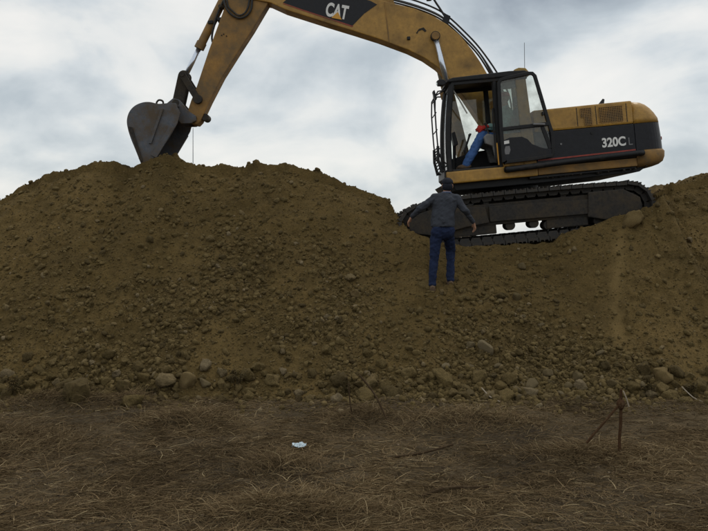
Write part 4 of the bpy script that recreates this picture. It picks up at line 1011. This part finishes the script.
# ------------------------------------------------------------------ clods and stones
def ico(sub):
    bm = bmesh.new(); bmesh.ops.create_icosphere(bm, subdivisions=sub, radius=1)
    v_ = np.array([x.co[:] for x in bm.verts]); f = np.array([[y.index for y in x.verts] for x in bm.faces]); bm.free()
    return v_, f
I1, F1 = ico(1); I2, F2 = ico(2); I3, F3 = ico(3)
def lump(v_, rng, amp=0.22, facets=5, fine=0.0):
    """irregular lump: broad bumps, a few broken-off flat sides, rough skin"""
    w = v_.copy()
    for _ in range(4):
        d = rng.normal(size=3); d /= np.linalg.norm(d); w = w * (1 + amp * np.sin((v_ @ d) * rng.uniform(1.5, 3.5) + rng.uniform(0, 6)))[:, None] ** 0.8
    for _ in range(facets):
        d = rng.normal(size=3); d /= np.linalg.norm(d); lim = rng.uniform(0.45, 0.8); k = w @ d; w = w - np.clip(k - lim, 0, None)[:, None] * d * 0.9
    if fine:
        for f in (5, 9, 14):
            d1, d2, d3 = rng.normal(size=(3, 3)); w = w * (1 + fine * 5 / f * np.sin(v_ @ d1 * f * 0.7 + 1) * np.sin(v_ @ d2 * f * 0.7) + fine * 2 / f * np.sin(v_ @ d3 * f))[:, None]
        w = w + rng.normal(0, fine * 0.22, w.shape)
    return w * np.array([rng.uniform(0.85, 1.2), rng.uniform(0.8, 1.1), rng.uniform(0.72, 1.0)])
VAR = {}
for mt in ('clod', 'pale_stone', 'tan_clod'):
    VAR[mt] = []
    for k in range(10):
        me = fast_mesh(lump(I3, RNG, 0.13, 9 if mt == 'pale_stone' else 6, 0.06 if mt == 'pale_stone' else 0.12), F3); me.name = 'clod_shape'; me.materials.append(M[mt]); VAR[mt].append(me)
def surf(x, y):
    a = np.array([x]), np.array([y])
    return float(max(mound_z(*a)[0], ground_z(*a)[0]))
def stone(x, y, r, mat, name, label, cat, group=None, sink=0.42, flat=1.0, sx=1.0):
    o = bpy.data.objects.new(name, random.choice(VAR[mat])); COL.objects.link(o)
    o.location = (x, y, surf(x, y) + r * (0.62 * flat - sink)); o.rotation_euler = (random.uniform(-0.9, 0.9), random.uniform(-0.7, 0.7), random.uniform(0, 6.28))
    o.scale = (r * sx, r, r * flat)
    tag(o, label, cat, group)
    return o
def at(px, py):
    """where the sight line through a spot of the photograph meets the terrain (placing single stones)"""
    y = np.arange(5.0, 15.0, 0.02); x = (px - 354) / 800 * y; z = 2.1 + (235 - py) / 800 * y
    k = int(np.argmax(z <= np.maximum(mound_z(x, y), ground_z(x, y))))
    return float(x[k]), float(y[k])
single = [
    (632, 221, 0.16, 'tan_clod', 'earth_clod', 'large tan clod on the brow right below the rear of the track', 'clod', 1.3),
    (74, 397, 0.20, 'clod', 'earth_clod', 'big domed olive clod standing forward of the heap at the left foot', 'clod', 1.2),
    (487, 351, 0.13, 'pale_stone', 'pale_stone', 'largest pale stone on the lower slope below the tracks', 'stone', 1.1),
    (470, 347, 0.085, 'pale_stone', 'pale_stone', 'pale stone just left of the largest pale stone on the lower slope', 'stone', 1.3),
    (516, 300, 0.10, 'pale_stone', 'pale_stone', 'tall narrow grey stone high on the slope under the excavator', 'stone', 0.7),
    (522, 268, 0.08, 'pale_stone', 'pale_stone', 'highest pale stone on the slope just under the track', 'stone', 1.2),
    (355, 296, 0.10, 'tan_clod', 'earth_clod', 'lone tan clod on the slope down left of the walking man', 'clod', 1.2),
    (188, 384, 0.13, 'tan_clod', 'earth_clod', 'broad tan clod with a pale top at the heap foot left of centre', 'clod', 1.3),
    (205, 386, 0.085, 'pale_stone', 'pale_stone', 'small pale stone beside the broad tan clod at the heap foot', 'stone', 1.1),
    (165, 383, 0.14, 'clod', 'earth_clod', 'round olive clod left of the broad tan clod at the heap foot', 'clod', 1.1),
    (578, 380, 0.11, 'pale_stone', 'pale_stone', 'pale cracked stone at the heap foot left of the rusty stake', 'stone', 1.2),
    (661, 377, 0.13, 'tan_clod', 'earth_clod', 'yellowish clod at the heap foot right of the rusty stake', 'clod', 1.2),
    (445, 384, 0.12, 'clod', 'earth_clod', 'wide low clod at the heap foot below the walking man', 'clod', 1.7),
    (130, 405, 0.13, 'clod', 'earth_clod', 'dark clod lying out on the ground in front of the heap foot', 'clod', 1.2),
    (424, 287, 0.10, 'clod', 'earth_clod', 'flat brown clod by the walking man\'s left foot', 'clod', 1.4),
]
placed = []
for px_, py_, r_, mt, nm, lb, ct, sx in single:
    x, y = at(px_, py_); stone(x, y, r_, mt, nm, lb, ct, sx=sx); placed.append((x, y, r_))
ZONES = [(-9, -3.9, 'near the left edge'), (-3.9, -1.9, 'below the bucket and stick'), (-1.9, -0.5, 'below the middle of the crest'),
         (-0.5, 0.75, 'left of the walking man'), (0.75, 2.0, 'below the walking man'), (2.0, 3.5, 'below the excavator cab'), (3.5, 9, 'near the right edge')]
cnt = 0; tries = 0
while cnt < 270 and tries < 30000:
    tries += 1
    y = random.uniform(9.95, 13.4); x = random.uniform(-0.47, 0.47) * y
    st = float(stony(np.array([x]), np.array([y]))[0])
    toe = math.exp(-((y - float(toe_line(np.array([x]))[0]) - 0.22) / 0.28) ** 2)
    if random.random() > 0.10 * st + 0.95 * toe * (1.0 if x < 0 else 0.8): continue
    r_ = (0.052 + 0.085 * random.random() ** 2.2) if toe > 0.3 else (0.045 + 0.045 * random.random() ** 2.5)
    if any((x - a) ** 2 + (y - b) ** 2 < (0.72 * (r_ + c_)) ** 2 for a, b, c_ in placed): continue
    placed.append((x, y, r_)); cnt += 1
    z = next(q for q in ZONES if q[0] <= x < q[1]); row = toe > 0.3
    pale = 0.9 < x < 3.8 and random.random() < 0.35
    if pale:
        stone(x, y, r_ * 0.85, 'pale_stone', 'pale_stone', 'pale grey stone in the rubble on the lower slope below the tracks', 'stone', 'pale stones below the tracks', sx=random.uniform(0.9, 1.4))
    else:
        stone(x, y, r_, 'clod', 'earth_clod', ('brown earth clod in the row at the heap foot, ' if row else 'brown earth clod lying on the slope, ') + z[2], 'clod', ('row of clods at the heap foot, ' if row else 'clods on the slope, ') + z[2], sx=random.uniform(0.9, 1.35))

def crumbs(n, rmin, rmax, base, faces, weight, power, nvar=40, seed=1, area=(9.3, 14.8)):
    rng = np.random.default_rng(seed); X, Y = np.empty(0), np.empty(0)
    while len(X) < n:
        y = rng.uniform(*area, 40000); x = rng.uniform(-0.5, 0.5, 40000) * y
        k = rng.random(40000) < weight(x, y); X = np.concatenate([X, x[k]]); Y = np.concatenate([Y, y[k]])
    X, Y = X[:n], Y[:n]; Z = np.maximum(mound_z(X, Y), ground_z(X, Y))
    r = rmin + (rmax - rmin) * rng.random(n) ** power
    var = np.stack([lump(base, rng, 0.16, 6, 0.06 if len(base) > 12 else 0.1) for _ in range(nvar)]); w = var[rng.integers(0, nvar, n)]
    a = rng.uniform(0, 2 * np.pi, n); b = rng.uniform(-1.5, 1.5, n); ca, sa, cb, sb = np.cos(a), np.sin(a), np.cos(b), np.sin(b)
    x1 = w[..., 0] * ca[:, None] - w[..., 1] * sa[:, None]; y1 = w[..., 0] * sa[:, None] + w[..., 1] * ca[:, None]; z1 = w[..., 2]
    x2 = x1 * cb[:, None] + z1 * sb[:, None]; z2 = -x1 * sb[:, None] + z1 * cb[:, None]
    co = np.stack([x2, y1, z2], -1) * r[:, None, None]; co += np.stack([X, Y, Z + r * 0.2], -1)[:, None, :]
    nv = len(base); f = (faces[None] + (np.arange(n) * nv)[:, None, None]).reshape(-1, 3)
    me = fast_mesh(co.reshape(-1, 3), f)
    if nv == 12: me.polygons.foreach_set('use_smooth', np.zeros(len(f), bool))
    tone = np.repeat(np.clip(rng.normal(0.42, 0.24, n), 0, 1), nv).astype(np.float32)
    at_ = me.attributes.new('tone', 'FLOAT', 'POINT'); at_.data.foreach_set('value', tone)
    return me
wt = lambda x, y: np.clip(0.05 + stony(x, y) * 1.1, 0, 1) * (1 - 0.9 * np.clip(sandy(x, y), 0, 1)) * (1 - mound_base(x, y)[2] * (y > 13.45)) * np.clip(np.exp(np.clip(y - toe_line(x) - 0.1, -9, 0) / 0.22), 0.02, 1)
o = obj('small_clods', crumbs(11500, 0.013, 0.055, I1 if len(I1) > 12 else I2, F1 if len(I1) > 12 else F2, wt, 2.8, seed=3), 'clod_small')
tag(o, 'loose small clods and stones strewn over the mound slope', 'clods', kind='stuff')
B12, F20 = ico(1) if len(I1) == 12 else (I1, F1)
o = obj('soil_crumbs', crumbs(34000, 0.006, 0.020, B12, F20, lambda x, y: np.clip(0.14 + wt(x, y) * 0.9, 0, 1) * (1 - 0.8 * np.clip(sandy(x, y), 0, 1)), 1.8, seed=4), 'clod_small')
tag(o, 'fine crumbs of soil scattered over the whole mound face', 'soil crumbs', kind='stuff')

o = obj('ground_crumbs', crumbs(7000, 0.004, 0.017, B12, F20, lambda x, y: np.clip(0.35 + 0.9 * fbm(x, y, 0.7, 3, 201), 0.05, 1) * (6 / y) ** 2, 2.5, seed=8, area=(5.0, 10.0)), 'ground_bits')
tag(o, 'small crumbs of earth and chaff littering the dry ground', 'soil crumbs', kind='stuff')

# ------------------------------------------------------------------ dry grass
def straw(n, seed, area, height, length, wid, tone_mu, spots=None):
    rng = np.random.default_rng(seed)
    X, Y = np.empty(0), np.empty(0)
    while len(X) < n:
        y = area[0] + (area[1] - area[0]) * rng.random(60000) ** 1.25; x = rng.uniform(-0.49, 0.49, 60000) * y
        if spots is None:
            d = np.clip(0.35 + 1.2 * fbm(x, y, 0.9, 3, 131) + 0.7 * fbm(x, y, 0.25, 2, 133), 0.16, 1)
        else:
            d = np.zeros_like(x)
            for (tx, ty, rx, ry, h) in spots: d = np.maximum(d, np.exp(-((x - tx) / (rx * 0.9)) ** 2 - ((y - ty) / (ry * 0.9)) ** 2))
        k = rng.random(60000) < d; X = np.concatenate([X, x[k]]); Y = np.concatenate([Y, y[k]])
    X, Y = X[:n], Y[:n]; Z = ground_z(X, Y)
    dirn = 1.6 * fbm(X, Y, 0.7, 2, 141) * np.pi + rng.normal(0, 1.5, n)
    ln = length[0] + (length[1] - length[0]) * rng.random(n) ** 1.6; lift = rng.uniform(*height, n)
    dx, dy = np.cos(dirn), np.sin(dirn); bend = rng.normal(0, 0.45, n); K = 4; co = np.empty((n, K, 2, 3)); w = wid * rng.uniform(0.6, 1.3, n); tw = rng.uniform(0, np.pi, n)
    for k in range(K):
        t = k / (K - 1); px_ = X + ln * t * (dx - dy * bend * t); py_ = Y + ln * t * (dy + dx * bend * t)
        pz_ = Z + ln * lift * t * (1 - 0.55 * t) * 1.6 + 0.006
        taper = w * (1 - 0.75 * t)
        co[:, k, 0] = np.stack([px_ - dy * taper * np.cos(tw), py_ + dx * taper * np.cos(tw), pz_ + taper * np.sin(tw)], -1)
        co[:, k, 1] = np.stack([px_ + dy * taper * np.cos(tw), py_ - dx * taper * np.cos(tw), pz_ - taper * np.sin(tw)], -1)
    b = (np.arange(n) * K * 2)[:, None, None]; q = np.array([[2 * k, 2 * k + 1, 2 * k + 3, 2 * k + 2] for k in range(K - 1)])[None]
    me = fast_mesh(co.reshape(-1, 3), (b + q).reshape(-1, 4))
    tone = np.clip(rng.normal(tone_mu, 0.2, n) + 0.25 * fbm(X, Y, 1.5, 2, 151), 0, 1)
    tone = np.where(rng.random(n) < 0.025, 1.0, tone)
    a_ = me.attributes.new('tone', 'FLOAT', 'POINT'); a_.data.foreach_set('value', np.repeat(tone, K * 2).astype(np.float32))
    return me
o = obj('matted_straw', straw(88000, 5, (5.0, 10.5), (0.0, 0.22), (0.03, 0.24), 0.0028, 0.46), 'straw')
tag(o, 'matted dry brown grass and straw lying over the foreground', 'dry grass', kind='stuff')
o = obj('grass_tufts', straw(20000, 6, (5.2, 10.3), (0.2, 0.9), (0.05, 0.20), 0.0026, 0.48, TUFTS), 'straw')
tag(o, 'low tufts of dry grass standing in humps over the foreground', 'dry grass', kind='stuff')

# ------------------------------------------------------------------ stake, twigs, litter
def gp(x, y, h=0.0): return Vector((x, y, float(ground_z(np.array([x]), np.array([y]))[0]) + h))
SX, SY_ = 2.50, 7.52
STA = thing('stake', gp(SX, SY_))
tag(STA, 'rusty brown stake upright in the dry grass with a slanting brace', 'stake')
wob = lambda a, b, n, s: [a.lerp(b, i / n) + Vector((random.uniform(-s, s), random.uniform(-s, s), 0)) for i in range(n + 1)]
obj('post', tube(wob(Vector((-0.01, 0, -0.05)), Vector((0.012, 0.0, 0.63)), 6, 0.006), [0.015, 0.015, 0.014, 0.015, 0.015, 0.017, 0.011], 7), 'rust', STA)
obj('brace', tube(wob(Vector((-0.32, -0.02, 0.13)), Vector((0.0, -0.02, 0.50)), 5, 0.005), 0.012, 6), 'rust', STA)
bm = bmesh.new(); bmesh.ops.create_icosphere(bm, subdivisions=2, radius=0.04)
for v_ in bm.verts: v_.co *= random.uniform(0.75, 1.15); v_.co.z *= 1.3
o = obj('knot', bm, 'rust', STA, True); o.location = (0.005, -0.01, 0.49)
obj('pale_splinter', tube([(0.02, -0.03, 0.62), (0.05, -0.03, 0.55), (0.075, -0.03, 0.47)], 0.006, 5), 'pale_stick', STA)
def stick_thing(pts, r, mat, label, name='twig', cat='twig'):
    base = Vector(pts[0]); o = obj(name, tube(smooth_path([Vector(p) - base for p in pts], 3), r, 6), mat); o.location = base
    tag(o, label, cat); return o
stick_thing([gp(0.06, 9.1, 0.42), gp(0.12, 9.05, 0.33), gp(0.24, 8.9, 0.2), gp(0.36, 8.7, 0.06), gp(0.43, 8.5, -0.03)], 0.011, 'twig', 'long dark twig leaning over the tuft in the middle of the field')
stick_thing([gp(-0.06, 9.0, 0.36), gp(-0.05, 8.95, 0.2), gp(-0.02, 8.9, -0.02)], 0.009, 'twig', 'short upright twig left of the long leaning twig')
stick_thing([gp(0.55, 6.42, 0.02), gp(0.75, 6.46, 0.05), gp(1.0, 6.53, 0.04), gp(1.10, 6.55, 0.05)], 0.016, 'twig', 'dark branch lying flat in the straw at lower centre', 'fallen_branch', 'branch')
stick_thing([gp(0.38, 7.45, 0.02), gp(0.65, 7.6, 0.05), gp(0.98, 7.95, 0.04)], 0.012, 'twig', 'thin dark branch lying slantwise in the straw behind the fallen branch', 'fallen_branch', 'branch')
stick_thing([(1.62, 10.15, surf(1.62, 10.15) + 0.10), (1.70, 10.0, surf(1.70, 10.0) + 0.06), (1.80, 9.88, surf(1.8, 9.88) + 0.01)], 0.007, 'pale_stick', 'thin pale stick slanting at the heap foot below the tracks', 'pale_stick', 'stick')
stick_thing([(4.18, 10.2, surf(4.18, 10.2) + 0.10), (4.26, 10.05, surf(4.26, 10.05) + 0.06), (4.34, 9.95, surf(4.34, 9.95) + 0.02)], 0.007, 'pale_stick', 'thin pale stick slanting at the heap foot near the right edge', 'pale_stick', 'stick')
stick_thing([gp(-0.62, 7.0, 0.02), gp(-0.3, 7.05, 0.03), gp(0.0, 7.2, 0.02)], 0.005, 'twig', 'thin brown stalk lying flat in the straw left of the fallen branch', 'dry_stalk', 'stalk')
bm = bmesh.new(); bmesh.ops.create_grid(bm, x_segments=10, y_segments=8, size=0.5)
for v_ in bm.verts: v_.co = Vector((v_.co.x * 0.14 + 0.012 * random.random(), v_.co.y * 0.11 + 0.012 * random.random(), 0.022 * math.sin(v_.co.x * 5 + 1) * math.cos(v_.co.y * 4) + 0.016 * random.random() + 0.04))
bmesh.ops.solidify(bm, geom=list(bm.faces), thickness=0.003)
o = obj('plastic_scrap', bm, 'plastic'); o.location = gp(-0.55, 7.95, 0.0); tag(o, 'crumpled pale blue plastic scrap lying on the dry grass', 'litter')

def weed(px_, py_, h, n, label):
    x, y = at(px_, py_); o = thing('dry_weed', (x, y, surf(x, y) - 0.02)); tag(o, label, 'weed')
    for i in range(n):
        a = random.uniform(0, 6.28); l_ = h * random.uniform(0.6, 1.0); sp = random.uniform(0.1, 0.5) * h
        top = Vector((sp * math.cos(a), sp * math.sin(a), l_)); mid = top * 0.5 + Vector((random.uniform(-0.03, 0.03), random.uniform(-0.03, 0.03), 0.02))
        bm = tube(smooth_path([(0, 0, 0), mid, top], 3), [0.005, 0.005, 0.0045, 0.004, 0.003, 0.002, 0.002], 4)
        for k in range(5):
            t = random.uniform(0.35, 1); p = mid.lerp(top, max(0, 2 * t - 1)) if t > 0.5 else mid * (2 * t); b_ = random.uniform(0, 6.28); q = p + Vector((math.cos(b_), math.sin(b_), random.uniform(0.2, 1))) * h * 0.22
            tube([p, q], [0.003, 0.0015], 4, bm)
            for m_ in range(3):
                c_ = p.lerp(q, 0.4 + 0.3 * m_); d1 = Vector((random.uniform(-1, 1), random.uniform(-1, 1), random.uniform(-1, 1))) * 0.022; d2 = Vector((random.uniform(-1, 1), random.uniform(-1, 1), random.uniform(-1, 1))) * 0.012
                bm.faces.new([bm.verts.new(c_), bm.verts.new(c_ + d1 + d2), bm.verts.new(c_ + d1 * 2), bm.verts.new(c_ + d1 - d2)])
        obj('stem', bm, 'weed', o)
for a in [(236, 389, 0.26, 7, 'dark dry weed at the heap foot below the crest right of the bucket'), (14, 398, 0.28, 7, 'dark dry weed at the heap foot beside the left edge'),
          (150, 398, 0.16, 5, 'small dark weed at the heap foot among the tan clods'), (346, 396, 0.18, 5, 'small dry weed at the heap foot behind the leaning twig'),
          (648, 396, 0.17, 6, 'low dark weed at the heap foot right of the rusty stake'), (690, 397, 0.16, 5, 'low dark weed at the heap foot nearest the right edge')]:
    weed(*a)

# distant thin mast behind the mound
o = obj('distant_mast', tube([(0, 0, -0.1), (0, 0, 12.8)], [0.07, 0.03], 6), 'mast'); o.location = (-16.1, 80, 0)
tag(o, 'very thin distant mast rising behind the mound beside the bucket', 'mast')
